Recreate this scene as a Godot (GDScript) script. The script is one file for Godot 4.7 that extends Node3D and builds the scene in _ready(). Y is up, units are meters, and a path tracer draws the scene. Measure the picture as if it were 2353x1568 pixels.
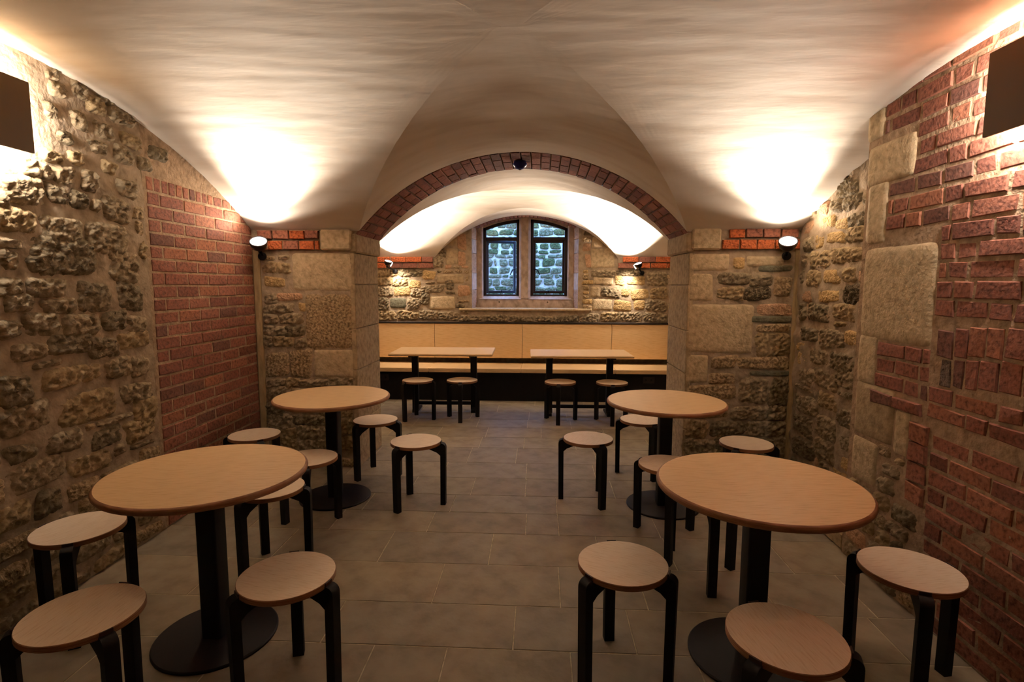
extends Node3D
# A vaulted stone and brick cellar cafe. x runs right, y up, and the distance into the room is d = -z. Metres.

const LAMP_COLOR := Color(1.0, 0.932, 0.86)
const PANEL_COLOR := Color(1.0, 0.95, 0.90)
const BEAM_MAIN := 9.5
const SPILL_MAIN := 0.55
const BEAM_ALCOVE := 9.0
const SPILL_ALCOVE := 2.6
const SLOT_ALCOVE := 0.9
const PANEL_GLOW := 5.0
const PANEL_RIM := 1.0
const SKY_ENERGY := 20.0

const LEFT_X := -2.33
const RIGHT_X := 1.74
const RECESS_X := 1.985
const ARCH_FRONT := 4.30
const ARCH_BACK := 4.92
const BACK_D := 7.40
const WINDOW_D := 7.65
const ARCH_CX := -0.165
const ARCH_CY := 0.872
const ARCH_R := 1.673

const LEFT_STONES := [
	[2.30,2.44,1.88,2.00,0], [2.49,2.59,1.91,1.98,0], [2.60,2.70,1.90,1.98,0], [2.25,2.41,1.76,1.84,0], [2.44,2.65,1.75,1.84,0], [2.69,2.95,1.70,1.85,0], [2.80,2.99,1.87,1.98,0],
	[2.35,2.73,1.57,1.72,0], [2.80,3.03,1.53,1.68,0], [2.22,2.32,1.48,1.54,0], [2.35,2.54,1.47,1.55,0], [2.62,2.81,1.40,1.53,0], [2.87,3.05,1.39,1.52,0], [2.41,2.58,1.39,1.44,0],
	[2.39,2.51,2.02,2.08,0], [2.54,2.63,2.02,2.09,0], [2.68,2.79,2.02,2.11,0], [2.82,2.91,2.12,2.18,0], [2.93,3.06,2.01,2.09,0], [2.61,2.70,2.12,2.17,0], [2.93,3.04,2.20,2.27,0],
	[2.74,2.85,2.21,2.26,0], [2.47,2.57,2.11,2.15,0], [2.55,2.62,2.42,2.47,0], [2.66,2.72,2.30,2.38,0], [2.80,2.90,2.30,2.36,0], [2.97,3.10,2.30,2.36,0], [2.90,3.06,2.40,2.48,0],
	[3.19,3.33,2.28,2.33,0], [3.09,3.18,2.20,2.25,0], [2.66,2.76,2.47,2.53,0], [2.53,2.59,2.50,2.54,0], [2.75,2.86,2.42,2.49,0], [2.57,2.64,2.22,2.26,0], [2.52,2.56,2.32,2.37,0],
	[2.23,2.30,1.58,1.66,0], [2.25,2.29,1.86,1.91,0], [2.74,2.83,2.57,2.61,0], [2.84,2.91,2.49,2.54,0],
	[2.20,2.28,1.30,1.36,0], [2.30,2.49,1.30,1.37,0], [2.50,2.72,1.28,1.36,0], [2.74,2.90,1.28,1.36,0], [2.92,3.04,1.26,1.33,0], [2.24,2.40,1.19,1.24,0], [2.67,2.83,1.13,1.23,0],
	[2.86,3.07,1.17,1.24,0], [2.38,2.69,1.03,1.10,0], [2.73,2.92,1.00,1.11,0], [2.94,3.05,1.01,1.10,0], [2.17,2.31,0.99,1.10,0], [2.44,2.78,0.83,0.97,0], [2.83,3.07,0.85,0.95,0],
	[2.94,3.09,0.73,0.83,0], [2.16,2.38,0.85,0.96,0], [2.38,2.55,0.71,0.79,0], [2.62,2.81,0.67,0.74,0], [2.18,2.31,0.73,0.79,0], [2.47,2.72,0.55,0.64,0], [2.17,2.46,0.57,0.68,0],
	[2.42,2.65,1.18,1.27,0], [2.23,2.35,1.41,1.46,0], [2.85,3.06,0.63,0.73,0],
]

const PIER_LEFT_STONES := [
	[-2.24,-2.04,1.61,1.69,0], [-2.24,-2.06,1.50,1.58,4], [-2.01,-1.51,1.47,1.77,1], [-2.15,-1.93,1.39,1.45,5], [-2.25,-2.16,1.37,1.43,0], [-2.25,-2.01,1.29,1.35,0], [-1.97,-1.91,1.31,1.37,4],
	[-1.90,-1.52,1.00,1.45,2], [-2.26,-2.15,1.20,1.27,0], [-2.13,-1.93,1.21,1.27,0], [-2.26,-2.09,1.11,1.18,0], [-2.08,-1.93,1.10,1.18,0], [-2.26,-2.20,1.01,1.09,0], [-2.19,-2.03,1.01,1.08,0],
	[-2.01,-1.92,1.01,1.07,0], [-2.26,-2.08,0.76,0.98,2], [-2.06,-1.88,0.76,0.98,2], [-1.85,-1.52,0.76,0.99,1], [-2.27,-2.11,0.68,0.74,0], [-2.09,-1.99,0.68,0.74,0], [-1.99,-1.74,0.69,0.73,0],
	[-1.73,-1.53,0.69,0.75,0], [-2.27,-2.06,0.58,0.66,0], [-2.05,-1.80,0.59,0.66,1], [-1.79,-1.54,0.57,0.66,2], [-2.27,-2.12,0.44,0.56,0], [-2.10,-1.86,0.47,0.54,0], [-1.84,-1.54,0.42,0.54,2],
	[-2.28,-2.06,0.33,0.43,0], [-2.05,-1.77,0.35,0.44,0], [-1.77,-1.53,0.28,0.41,0], [-2.27,-2.03,0.23,0.32,0], [-2.02,-1.78,0.23,0.34,0], [-1.77,-1.54,0.14,0.27,0], [-2.26,-2.01,0.12,0.22,0],
	[-2.00,-1.79,0.11,0.22,0],
]

const PIER_RIGHT_STONES := [
	[1.16,1.46,1.64,1.76,1], [1.50,1.58,1.65,1.74,4], [1.59,1.87,1.67,1.74,1], [1.68,1.94,1.63,1.67,3], [1.16,1.34,1.40,1.61,1], [1.38,1.62,1.53,1.60,0], [1.64,1.78,1.53,1.60,0],
	[1.82,1.95,1.44,1.60,2], [1.38,1.57,1.42,1.50,0], [1.59,1.78,1.40,1.51,6], [1.16,1.67,0.99,1.37,1], [1.69,1.95,1.28,1.38,5], [1.63,1.96,1.23,1.28,3], [1.69,1.95,1.16,1.22,2],
	[1.70,1.96,0.98,1.15,0], [1.16,1.33,0.75,0.97,1], [1.35,1.55,0.85,0.96,2], [1.35,1.55,0.75,0.84,2], [1.56,1.96,0.86,0.96,2], [1.65,1.97,0.81,0.85,3], [1.16,1.57,0.61,0.73,2],
	[1.59,1.80,0.59,0.79,0], [1.82,1.96,0.58,0.80,0], [1.52,1.81,0.47,0.56,0], [1.83,1.96,0.47,0.56,0], [1.17,1.50,0.47,0.59,2], [1.17,1.35,0.30,0.44,0], [1.37,1.63,0.33,0.45,0],
	[1.64,1.96,0.33,0.45,0], [1.18,1.42,0.15,0.29,0], [1.43,1.68,0.18,0.31,0], [1.70,1.96,0.16,0.31,0],
]

const RIGHT_QUOINS := [
	[2.93,3.06,2.28,2.43,1], [2.68,3.04,2.04,2.24,1], [2.86,3.02,1.74,2.05,1],
	[2.48,3.02,1.25,1.72,1], [2.86,3.01,1.00,1.26,1], [2.69,3.01,0.73,1.01,1], [2.57,2.67,0.71,0.93,1], [2.80,3.00,0.48,0.70,1],
]

const RECESS_STONES := [
	[3.86,4.12,1.66,1.75,0], [3.49,3.84,1.66,1.75,0], [3.95,4.15,1.52,1.62,0], [3.69,3.92,1.54,1.63,4], [3.45,3.65,1.42,1.52,6], [3.70,3.98,1.41,1.50,4], [3.77,4.10,1.28,1.38,0],
	[3.48,3.75,1.31,1.40,0], [3.95,4.19,1.12,1.21,0], [3.62,3.92,1.10,1.22,0], [3.78,4.03,0.96,1.06,0], [3.47,3.76,0.98,1.09,0], [3.96,4.18,0.80,0.90,0], [3.68,3.93,0.81,0.92,0],
	[3.45,3.66,0.87,0.96,0], [3.91,4.21,0.58,0.71,0], [3.64,3.89,0.66,0.77,0], [3.92,4.22,0.41,0.53,0], [3.64,3.89,0.48,0.61,0], [3.44,3.63,0.61,0.73,0], [3.92,4.22,0.24,0.36,0],
	[3.64,3.90,0.32,0.45,0],
	[3.58,3.79,2.11,2.20,0], [3.82,3.98,1.91,1.99,4], [3.65,3.80,1.89,1.95,4], [3.54,3.72,2.00,2.08,0], [3.48,3.63,1.90,1.97,0], [3.69,3.91,1.81,1.88,4], [3.48,3.66,1.81,1.88,0],
]

const BACK_STONES := [
	[-1.32,-1.14,2.05,2.19,1], [-1.30,-1.13,1.79,2.01,1], [-1.13,-1.01,1.99,2.21,5], [-1.12,-1.01,1.79,1.97,5], [-1.48,-1.34,1.75,1.89,0], [-1.38,-1.31,1.89,2.01,0], [-1.43,-1.05,1.54,1.66,1],
	[-1.63,-1.44,1.59,1.71,4], [-2.26,-1.98,1.64,1.72,0], [-1.96,-1.63,1.63,1.72,0], [-2.27,-2.07,1.51,1.61,0], [-2.04,-1.84,1.50,1.60,0], [-1.82,-1.65,1.48,1.58,4], [-1.63,-1.34,1.42,1.50,0],
	[-1.30,-1.18,1.46,1.58,0], [-1.15,-0.97,1.36,1.51,5], [-2.28,-2.05,1.36,1.49,0], [-2.03,-1.80,1.36,1.48,4], [-1.78,-1.65,1.36,1.46,0], [-1.63,-1.55,1.24,1.40,0], [-1.53,-1.18,1.18,1.35,1],
	[-2.26,-2.11,1.17,1.33,0], [-2.09,-1.86,1.19,1.33,3], [-1.84,-1.66,1.18,1.33,0], [-2.28,-2.01,1.03,1.14,0], [-1.99,-1.70,1.04,1.15,0], [-1.68,-1.43,1.03,1.15,0], [-1.41,-1.14,1.03,1.14,0],
	[-1.12,-0.81,1.03,1.09,0], [-0.79,-0.44,1.02,1.09,0], [-0.42,-0.08,1.02,1.08,0], [-0.06,0.21,1.02,1.09,0], [0.23,0.53,1.02,1.09,0], [0.57,0.67,1.97,2.08,5], [0.68,0.99,1.75,2.01,1],
	[0.69,0.83,2.02,2.16,1], [0.60,0.67,1.75,1.93,5], [0.72,0.98,1.52,1.62,1], [1.00,1.13,1.51,1.63,4], [1.16,1.40,1.52,1.64,4], [1.43,1.69,1.53,1.69,0], [0.82,1.06,1.36,1.47,0],
	[0.68,0.80,1.35,1.49,1], [1.09,1.20,1.36,1.47,4], [1.22,1.46,1.33,1.48,4], [1.49,1.70,1.35,1.49,0], [0.71,0.97,1.18,1.32,1], [1.01,1.24,1.17,1.31,4], [1.28,1.41,1.19,1.30,4],
	[1.44,1.70,1.16,1.31,0], [0.81,1.07,1.03,1.15,0], [1.09,1.37,1.04,1.14,0], [1.39,1.71,1.02,1.14,0], [0.55,0.79,1.02,1.12,0], [0.68,1.00,1.64,1.71,0], [1.02,1.39,1.66,1.71,0],
]
var M := {}
var rng := RandomNumberGenerator.new()
var rough_noise := FastNoiseLite.new()
var slow_noise := FastNoiseLite.new()
var crag_noise := FastNoiseLite.new()


func _ready() -> void:
	rng.seed = 7
	rough_noise.seed = 3
	rough_noise.noise_type = FastNoiseLite.TYPE_SIMPLEX_SMOOTH
	rough_noise.frequency = 24.0
	rough_noise.fractal_octaves = 4
	crag_noise.seed = 8
	crag_noise.noise_type = FastNoiseLite.TYPE_SIMPLEX_SMOOTH
	crag_noise.frequency = 21.0
	crag_noise.fractal_type = FastNoiseLite.FRACTAL_RIDGED
	crag_noise.fractal_octaves = 3
	slow_noise.seed = 5
	slow_noise.noise_type = FastNoiseLite.TYPE_SIMPLEX_SMOOTH
	slow_noise.frequency = 1.6
	slow_noise.fractal_octaves = 2
	make_camera()
	make_environment()
	make_materials()
	make_shell()
	make_vaults()
	make_left_wall()
	make_right_wall()
	make_arch_wall()
	make_back_wall()
	make_window()
	make_outside()
	make_floor()
	make_bench()
	make_tables()
	make_stools()
	make_lamps()
	make_small_things()


func make_camera() -> void:
	var c := Camera3D.new()
	c.name = "camera"
	c.fov = 64.69
	c.near = 0.05
	c.far = 60.0
	c.position = Vector3(0, 1.526, 0)
	c.basis = Basis(Vector3.UP, deg_to_rad(3.0)) * Basis(Vector3.RIGHT, deg_to_rad(-6.026)) * Basis(Vector3.BACK, deg_to_rad(0.118))
	add_child(c)
	c.current = true


func make_environment() -> void:
	var sky_mat := ProceduralSkyMaterial.new()
	sky_mat.sky_top_color = Color(0.46, 0.64, 0.95)
	sky_mat.sky_horizon_color = Color(0.62, 0.78, 0.98)
	sky_mat.ground_horizon_color = Color(0.55, 0.60, 0.66)
	sky_mat.ground_bottom_color = Color(0.45, 0.48, 0.52)
	sky_mat.energy_multiplier = SKY_ENERGY
	var sky := Sky.new()
	sky.sky_material = sky_mat
	var e := Environment.new()
	e.background_mode = Environment.BG_SKY
	e.sky = sky
	e.tonemap_mode = Environment.TONE_MAPPER_LINEAR
	e.tonemap_exposure = 1.22
	e.sdfgi_enabled = true
	e.ssao_enabled = true
	e.ssil_enabled = true
	var w := WorldEnvironment.new()
	w.name = "world_environment"
	w.environment = e
	add_child(w)


# ---------------------------------------------------------------- helpers

func st_new() -> SurfaceTool:
	var st := SurfaceTool.new()
	st.begin(Mesh.PRIMITIVE_TRIANGLES)
	return st


func tri(st: SurfaceTool, a: Vector3, b: Vector3, c: Vector3, hint: Vector3) -> void:
	if (b - a).cross(c - a).dot(hint) > 0.0:
		st.add_vertex(a)
		st.add_vertex(c)
		st.add_vertex(b)
	else:
		st.add_vertex(a)
		st.add_vertex(b)
		st.add_vertex(c)


func quad(st: SurfaceTool, a: Vector3, b: Vector3, c: Vector3, d: Vector3, hint: Vector3) -> void:
	tri(st, a, b, c, hint)
	tri(st, a, c, d, hint)


func done(st: SurfaceTool) -> ArrayMesh:
	st.index()
	st.generate_normals()
	return st.commit()


func obj(called: String, mesh: Mesh, mat: Material, parent: Node3D = self) -> MeshInstance3D:
	var o := MeshInstance3D.new()
	o.name = called
	o.mesh = mesh
	o.material_override = null
	for k in mesh.get_surface_count():
		o.set_surface_override_material(k, mat)
	parent.add_child(o, true)
	return o


func numbered(called: String) -> String:
	if not has_node(NodePath(called)):
		return called
	var k := 1
	while has_node(NodePath("%s_%03d" % [called, k])):
		k += 1
	return "%s_%03d" % [called, k]


func tag(o: Node3D, label: String, category: String, group := "") -> void:
	o.set_meta("label", label)
	o.set_meta("category", category)
	if group != "":
		o.set_meta("group", group)


func thing(called: String, label: String, category: String, at := Vector3.ZERO, turn := 0.0, group := "") -> Node3D:
	var o := Node3D.new()
	o.name = numbered(called)
	o.position = at
	o.rotation.y = turn
	add_child(o)
	tag(o, label, category, group)
	return o


func setting(called: String, label: String, category: String, at := Vector3.ZERO, turn := 0.0) -> Node3D:
	var o := thing(called, label, category, at, turn)
	o.set_meta("kind", "structure")
	return o


func box_into(st: SurfaceTool, lo: Vector3, hi: Vector3, bevel := 0.0) -> void:
	var c := (lo + hi) * 0.5
	var h := (hi - lo) * 0.5
	var b := minf(bevel, minf(h.x, minf(h.y, h.z)) * 0.9)
	st.set_smooth_group(-1)
	for axis in 3:
		for s in [-1.0, 1.0]:
			var n := Vector3.ZERO
			n[axis] = s
			var u := Vector3.ZERO
			u[(axis + 1) % 3] = 1.0
			var v := Vector3.ZERO
			v[(axis + 2) % 3] = 1.0
			var hu: float = h[(axis + 1) % 3] - b
			var hv: float = h[(axis + 2) % 3] - b
			var p: Vector3 = c + n * h[axis]
			quad(st, p - u * hu - v * hv, p + u * hu - v * hv, p + u * hu + v * hv, p - u * hu + v * hv, n)
	if b <= 0.0:
		return
	for axis in 3:
		var a1 := (axis + 1) % 3
		var a2 := (axis + 2) % 3
		for s1 in [-1.0, 1.0]:
			for s2 in [-1.0, 1.0]:
				var p1 := Vector3.ZERO
				p1[a1] = s1 * h[a1]
				p1[a2] = s2 * (h[a2] - b)
				var p2 := Vector3.ZERO
				p2[a1] = s1 * (h[a1] - b)
				p2[a2] = s2 * h[a2]
				var t := Vector3.ZERO
				t[axis] = h[axis] - b
				var n := Vector3.ZERO
				n[a1] = s1
				n[a2] = s2
				quad(st, c + p1 - t, c + p1 + t, c + p2 + t, c + p2 - t, n)
	for sx in [-1.0, 1.0]:
		for sy in [-1.0, 1.0]:
			for sz in [-1.0, 1.0]:
				var s := Vector3(sx, sy, sz)
				tri(st, c + s * Vector3(h.x, h.y - b, h.z - b), c + s * Vector3(h.x - b, h.y, h.z - b), c + s * Vector3(h.x - b, h.y - b, h.z), s)


func box_mesh(lo: Vector3, hi: Vector3, bevel := 0.0) -> ArrayMesh:
	var st := st_new()
	box_into(st, lo, hi, bevel)
	return done(st)


func lathe_into(st: SurfaceTool, prof: Array, seg: int, xf := Transform3D.IDENTITY) -> void:
	# prof: Vector2(r, y) from one end to the other; a turn above 35 degrees stays sharp
	var group := 1
	for k in prof.size() - 1:
		var a: Vector2 = prof[k]
		var b: Vector2 = prof[k + 1]
		if k > 0:
			var before: Vector2 = a - prof[k - 1]
			if absf(before.angle_to(b - a)) > deg_to_rad(35.0):
				group += 1
		st.set_smooth_group(group)
		var out := Vector2((b - a).y, -(b - a).x)
		for s in seg:
			var t0 := TAU * s / seg
			var t1 := TAU * (s + 1) / seg
			var tm := (t0 + t1) * 0.5
			var hint := Vector3(out.x * cos(tm), out.y, out.x * sin(tm))
			var p := Vector3(a.x * cos(t0), a.y, a.x * sin(t0))
			var q := Vector3(a.x * cos(t1), a.y, a.x * sin(t1))
			var r := Vector3(b.x * cos(t1), b.y, b.x * sin(t1))
			var u := Vector3(b.x * cos(t0), b.y, b.x * sin(t0))
			if b.x > 1e-5:
				tri(st, xf * p, xf * r, xf * u, xf.basis * hint)
			if a.x > 1e-5:
				tri(st, xf * p, xf * q, xf * r, xf.basis * hint)


func lathe(prof: Array, seg: int, xf := Transform3D.IDENTITY) -> ArrayMesh:
	var st := st_new()
	lathe_into(st, prof, seg, xf)
	return done(st)


func extrude_into(st: SurfaceTool, poly: PackedVector2Array, z0: float, z1: float, xf := Transform3D.IDENTITY) -> void:
	# poly in x, y; pushed along z
	var n := poly.size()
	var turn := 0.0
	for k in n:
		turn += poly[k].cross(poly[(k + 1) % n])
	var group := 1
	for k in n:
		var a := poly[k]
		var b := poly[(k + 1) % n]
		var before := a - poly[(k + n - 1) % n]
		if absf(before.angle_to(b - a)) > deg_to_rad(35.0):
			group += 1
		st.set_smooth_group(group)
		var e := b - a
		var hint := Vector3(e.y, -e.x, 0) * signf(turn)
		quad(st, xf * Vector3(a.x, a.y, z0), xf * Vector3(b.x, b.y, z0), xf * Vector3(b.x, b.y, z1), xf * Vector3(a.x, a.y, z1), xf.basis * hint)
	st.set_smooth_group(-1)
	var ids := Geometry2D.triangulate_polygon(poly)
	for k in range(0, ids.size(), 3):
		var a := poly[ids[k]]
		var b := poly[ids[k + 1]]
		var c := poly[ids[k + 2]]
		tri(st, xf * Vector3(a.x, a.y, z0), xf * Vector3(b.x, b.y, z0), xf * Vector3(c.x, c.y, z0), xf.basis * Vector3(0, 0, z0 - z1))
		tri(st, xf * Vector3(a.x, a.y, z1), xf * Vector3(b.x, b.y, z1), xf * Vector3(c.x, c.y, z1), xf.basis * Vector3(0, 0, z1 - z0))


func extrude(poly: PackedVector2Array, z0: float, z1: float, xf := Transform3D.IDENTITY) -> ArrayMesh:
	var st := st_new()
	extrude_into(st, poly, z0, z1, xf)
	return done(st)


func tube_into(st: SurfaceTool, a: Vector3, b: Vector3, r: float, seg := 10) -> void:
	var y := (b - a).normalized()
	var x := y.cross(Vector3.RIGHT if absf(y.x) < 0.8 else Vector3.UP).normalized()
	var xf := Transform3D(Basis(x, y, x.cross(y)), a)
	var l := (b - a).length()
	lathe_into(st, [Vector2(0, 0), Vector2(r, 0), Vector2(r, l), Vector2(0, l)], seg, xf)


# ---------------------------------------------------------------- materials

func noise_tex(kind: int, freq: float, octaves: int, ramp: Array = [], seed_no := 1, size := 512, ridged := false) -> NoiseTexture2D:
	var n := FastNoiseLite.new()
	n.seed = seed_no
	n.noise_type = kind
	n.frequency = freq
	n.fractal_octaves = octaves
	if ridged:
		n.fractal_type = FastNoiseLite.FRACTAL_RIDGED
	if kind == FastNoiseLite.TYPE_CELLULAR:
		n.cellular_return_type = FastNoiseLite.RETURN_DISTANCE
	var t := NoiseTexture2D.new()
	t.width = size
	t.height = size
	t.seamless = true
	t.noise = n
	if ramp.size() > 0:
		var g := Gradient.new()
		var offs := PackedFloat32Array()
		var cols := PackedColorArray()
		for k in ramp.size():
			offs.append(float(k) / (ramp.size() - 1))
			cols.append(ramp[k])
		g.offsets = offs
		g.colors = cols
		t.color_ramp = g
	return t


func mat(called: String, color: Color, rough: float, tex: Texture2D, tex_scale: Vector3, bump: Texture2D = null, bump_cm := 0.0, world := true) -> StandardMaterial3D:
	var m := StandardMaterial3D.new()
	m.resource_name = called
	m.albedo_color = color
	m.roughness = rough
	m.metallic_specular = 0.35
	m.albedo_texture = tex
	m.uv1_triplanar = true
	m.uv1_world_triplanar = world
	m.uv1_scale = tex_scale
	if bump:
		m.heightmap_enabled = true
		m.heightmap_texture = bump
		m.heightmap_scale = bump_cm
	M[called] = m
	return m


func make_materials() -> void:
	var S := FastNoiseLite.TYPE_SIMPLEX_SMOOTH
	var mottle := noise_tex(S, 0.012, 5, [Color(0.74, 0.72, 0.70), Color(0.88, 0.87, 0.85), Color(0.97, 0.96, 0.95), Color(1, 1, 1)], 11)
	var craggy := noise_tex(S, 0.02, 6, [Color(0.42, 0.40, 0.36), Color(0.74, 0.70, 0.64), Color(0.92, 0.89, 0.84), Color(1, 1, 0.98)], 12)
	var grit := noise_tex(S, 0.03, 5, [], 13)
	var crag_bump := noise_tex(S, 0.012, 6, [], 15, 512, true)
	var plaster_bump := noise_tex(S, 0.008, 5, [], 16)
	var plaster_tone := noise_tex(S, 0.006, 4, [Color(0.90, 0.87, 0.83), Color(0.97, 0.96, 0.94), Color(1, 1, 1)], 17)
	var brick_tone := noise_tex(S, 0.02, 5, [Color(0.55, 0.50, 0.50), Color(0.86, 0.84, 0.82), Color(1, 0.98, 0.95), Color(1.0, 0.92, 0.85)], 18)
	var grain := noise_tex(S, 0.02, 4, [Color(0.90, 0.85, 0.78), Color(0.97, 0.955, 0.93), Color(1, 1, 1), Color(0.98, 0.97, 0.95)], 19)
	var ply := noise_tex(S, 0.02, 2, [Color(0.55, 0.42, 0.34), Color(0.95, 0.88, 0.80), Color(0.70, 0.55, 0.45), Color(1, 0.95, 0.88)], 20)
	var slab := noise_tex(S, 0.008, 5, [Color(0.82, 0.80, 0.78), Color(0.94, 0.93, 0.92), Color(1, 1, 1)], 21)
	var moss := noise_tex(S, 0.015, 5, [Color(0.30, 0.36, 0.22), Color(0.62, 0.66, 0.52), Color(0.85, 0.84, 0.78), Color(1, 1, 1)], 22)
	# stone
	mat("rubble", srgb(178, 163, 138), 0.92, craggy, Vector3(2.2, 2.2, 2.2), crag_bump, 0.8)
	mat("rubble_dark", srgb(148, 136, 114), 0.92, craggy, Vector3(2.4, 2.4, 2.4), crag_bump, 0.9)
	mat("rubble_warm", srgb(188, 168, 134), 0.92, craggy, Vector3(2.0, 2.0, 2.0), crag_bump, 0.8)
	mat("ashlar", srgb(210, 188, 152), 0.9, mottle, Vector3(2.6, 2.6, 2.6), grit, 0.35)
	mat("ashlar_grey", srgb(184, 162, 128), 0.9, mottle, Vector3(2.2, 2.2, 2.2), grit, 0.35)
	mat("pitted", srgb(194, 172, 140), 0.92, craggy, Vector3(3.6, 3.6, 3.6), crag_bump, 0.9)
	mat("slate", srgb(112, 108, 88), 0.8, mottle, Vector3(3, 3, 3), grit, 0.4)
	mat("stone_yellow", srgb(200, 168, 116), 0.9, mottle, Vector3(3, 3, 3), grit, 1.0)
	mat("stone_pink", srgb(200, 160, 126), 0.9, mottle, Vector3(3, 3, 3), grit, 1.0)
	mat("stone_black", srgb(124, 110, 88), 0.9, craggy, Vector3(4, 4, 4), crag_bump, 2.0)
	mat("mortar", srgb(174, 154, 129), 0.95, mottle, Vector3(1.6, 1.6, 1.6), grit, 0.4)
	mat("fillet", srgb(176, 150, 110), 0.9, mottle, Vector3(2, 0.7, 2), grit, 0.3)
	# brick
	var tones := [srgb(156, 104, 86), srgb(146, 96, 80), srgb(134, 88, 75), srgb(166, 112, 88), srgb(124, 88, 77)]
	for k in tones.size():
		mat("brick_%d" % k, tones[k], 0.9, brick_tone, Vector3(3.2, 3.2, 3.2), grit, 0.16)
	mat("brick_orange", srgb(196, 108, 66), 0.9, brick_tone, Vector3(3.2, 3.2, 3.2), grit, 0.7)
	mat("brick_grey", srgb(112, 96, 84), 0.9, brick_tone, Vector3(3.2, 3.2, 3.2), grit, 0.7)
	mat("brick_mortar", srgb(180, 154, 126), 0.95, mottle, Vector3(2.2, 2.2, 2.2), grit, 0.35)
	# plaster
	mat("plaster", srgb(226, 216, 202), 0.85, plaster_tone, Vector3(0.35, 1.1, 1.1), plaster_bump, 0.36)
	# floor
	for k in 4:
		mat("flag_%d" % k, [srgb(150, 136, 112), srgb(142, 128, 106), srgb(158, 142, 116), srgb(146, 134, 114)][k], 0.62, slab, Vector3(1.3, 1.3, 1.3), grit, 0.12)
	mat("grout", srgb(196, 180, 150), 0.9, mottle, Vector3(3, 3, 3), grit, 0.2)
	# wood; the grain runs along each piece's own x
	mat("table_wood", srgb(240, 204, 156), 0.42, grain, Vector3(0.7, 9, 9), null, 0.0, false)
	mat("seat_wood", srgb(244, 222, 196), 0.45, grain, Vector3(0.9, 12, 12), null, 0.0, false)
	mat("bench_wood", srgb(240, 204, 152), 0.3, grain, Vector3(0.6, 8, 8), null, 0.0, false)
	mat("ply_edge", srgb(182, 148, 122), 0.5, ply, Vector3(0.5, 26, 0.5), null, 0.0, false)
	# metal and paint
	mat("black_stain", srgb(13, 10, 9), 0.6, null, Vector3.ONE)
	mat("black_metal", srgb(14, 11, 10), 0.55, null, Vector3.ONE)
	mat("base_metal", srgb(26, 14, 12), 0.6, mottle, Vector3.ONE)
	mat("clip", srgb(58, 40, 32), 0.4, null, Vector3.ONE)
	mat("black_paint", srgb(14, 12, 11), 0.6, null, Vector3.ONE)
	mat("dark_trim", srgb(40, 30, 24), 0.55, null, Vector3.ONE)
	mat("bronze", srgb(92, 68, 34), 0.5, null, Vector3.ONE)
	mat("lamp_body", srgb(52, 40, 36), 0.35, null, Vector3.ONE)
	M.lamp_body.metallic = 0.5
	mat("chrome", srgb(190, 186, 180), 0.25, null, Vector3.ONE)
	M.chrome.metallic = 0.9
	mat("frame_metal", srgb(44, 30, 26), 0.5, null, Vector3.ONE)
	mat("casement_metal", srgb(52, 58, 72), 0.45, null, Vector3.ONE)
	mat("sounder_blue", srgb(40, 50, 150), 0.3, null, Vector3.ONE)
	mat("white_plastic", srgb(200, 196, 190), 0.5, null, Vector3.ONE)
	mat("socket_plate", srgb(46, 40, 36), 0.5, null, Vector3.ONE)
	# window stone and the wall outside
	mat("window_stone", srgb(200, 176, 156), 0.9, mottle, Vector3(1.5, 1.0, 1.5), grit, 0.5)
	mat("outside_stone", srgb(112, 116, 98), 0.95, moss, Vector3(2.2, 2.2, 2.2), crag_bump, 2.0)
	mat("outside_stone_green", srgb(76, 92, 58), 0.95, moss, Vector3(2.2, 2.2, 2.2), crag_bump, 2.0)
	mat("outside_mortar", srgb(196, 198, 194), 0.95, mottle, Vector3(2, 2, 2), grit, 0.8)
	var g := StandardMaterial3D.new()
	g.resource_name = "glass"
	g.albedo_color = Color(0.9, 0.95, 1.0, 0.04)
	g.transparency = BaseMaterial3D.TRANSPARENCY_ALPHA
	g.roughness = 0.02
	M["glass"] = g
	var l := StandardMaterial3D.new()
	l.resource_name = "lamp_glow"
	l.albedo_color = Color(1, 1, 1)
	l.emission_enabled = true
	l.emission = LAMP_COLOR.lerp(Color.WHITE, 0.5)
	l.emission_energy_multiplier = 4.0
	M["lamp_glow"] = l
	var p := StandardMaterial3D.new()
	p.resource_name = "panel_glow"
	p.albedo_color = Color(1, 1, 1)
	p.emission_enabled = true
	p.emission = PANEL_COLOR
	p.emission_energy_multiplier = 3.0
	M["panel_glow"] = p


func srgb(r: int, g: int, b: int) -> Color:
	return Color(r / 255.0, g / 255.0, b / 255.0)


# ---------------------------------------------------------------- masonry
# A wall node's own axes: x along the wall, y up, z out of its face.

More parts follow.
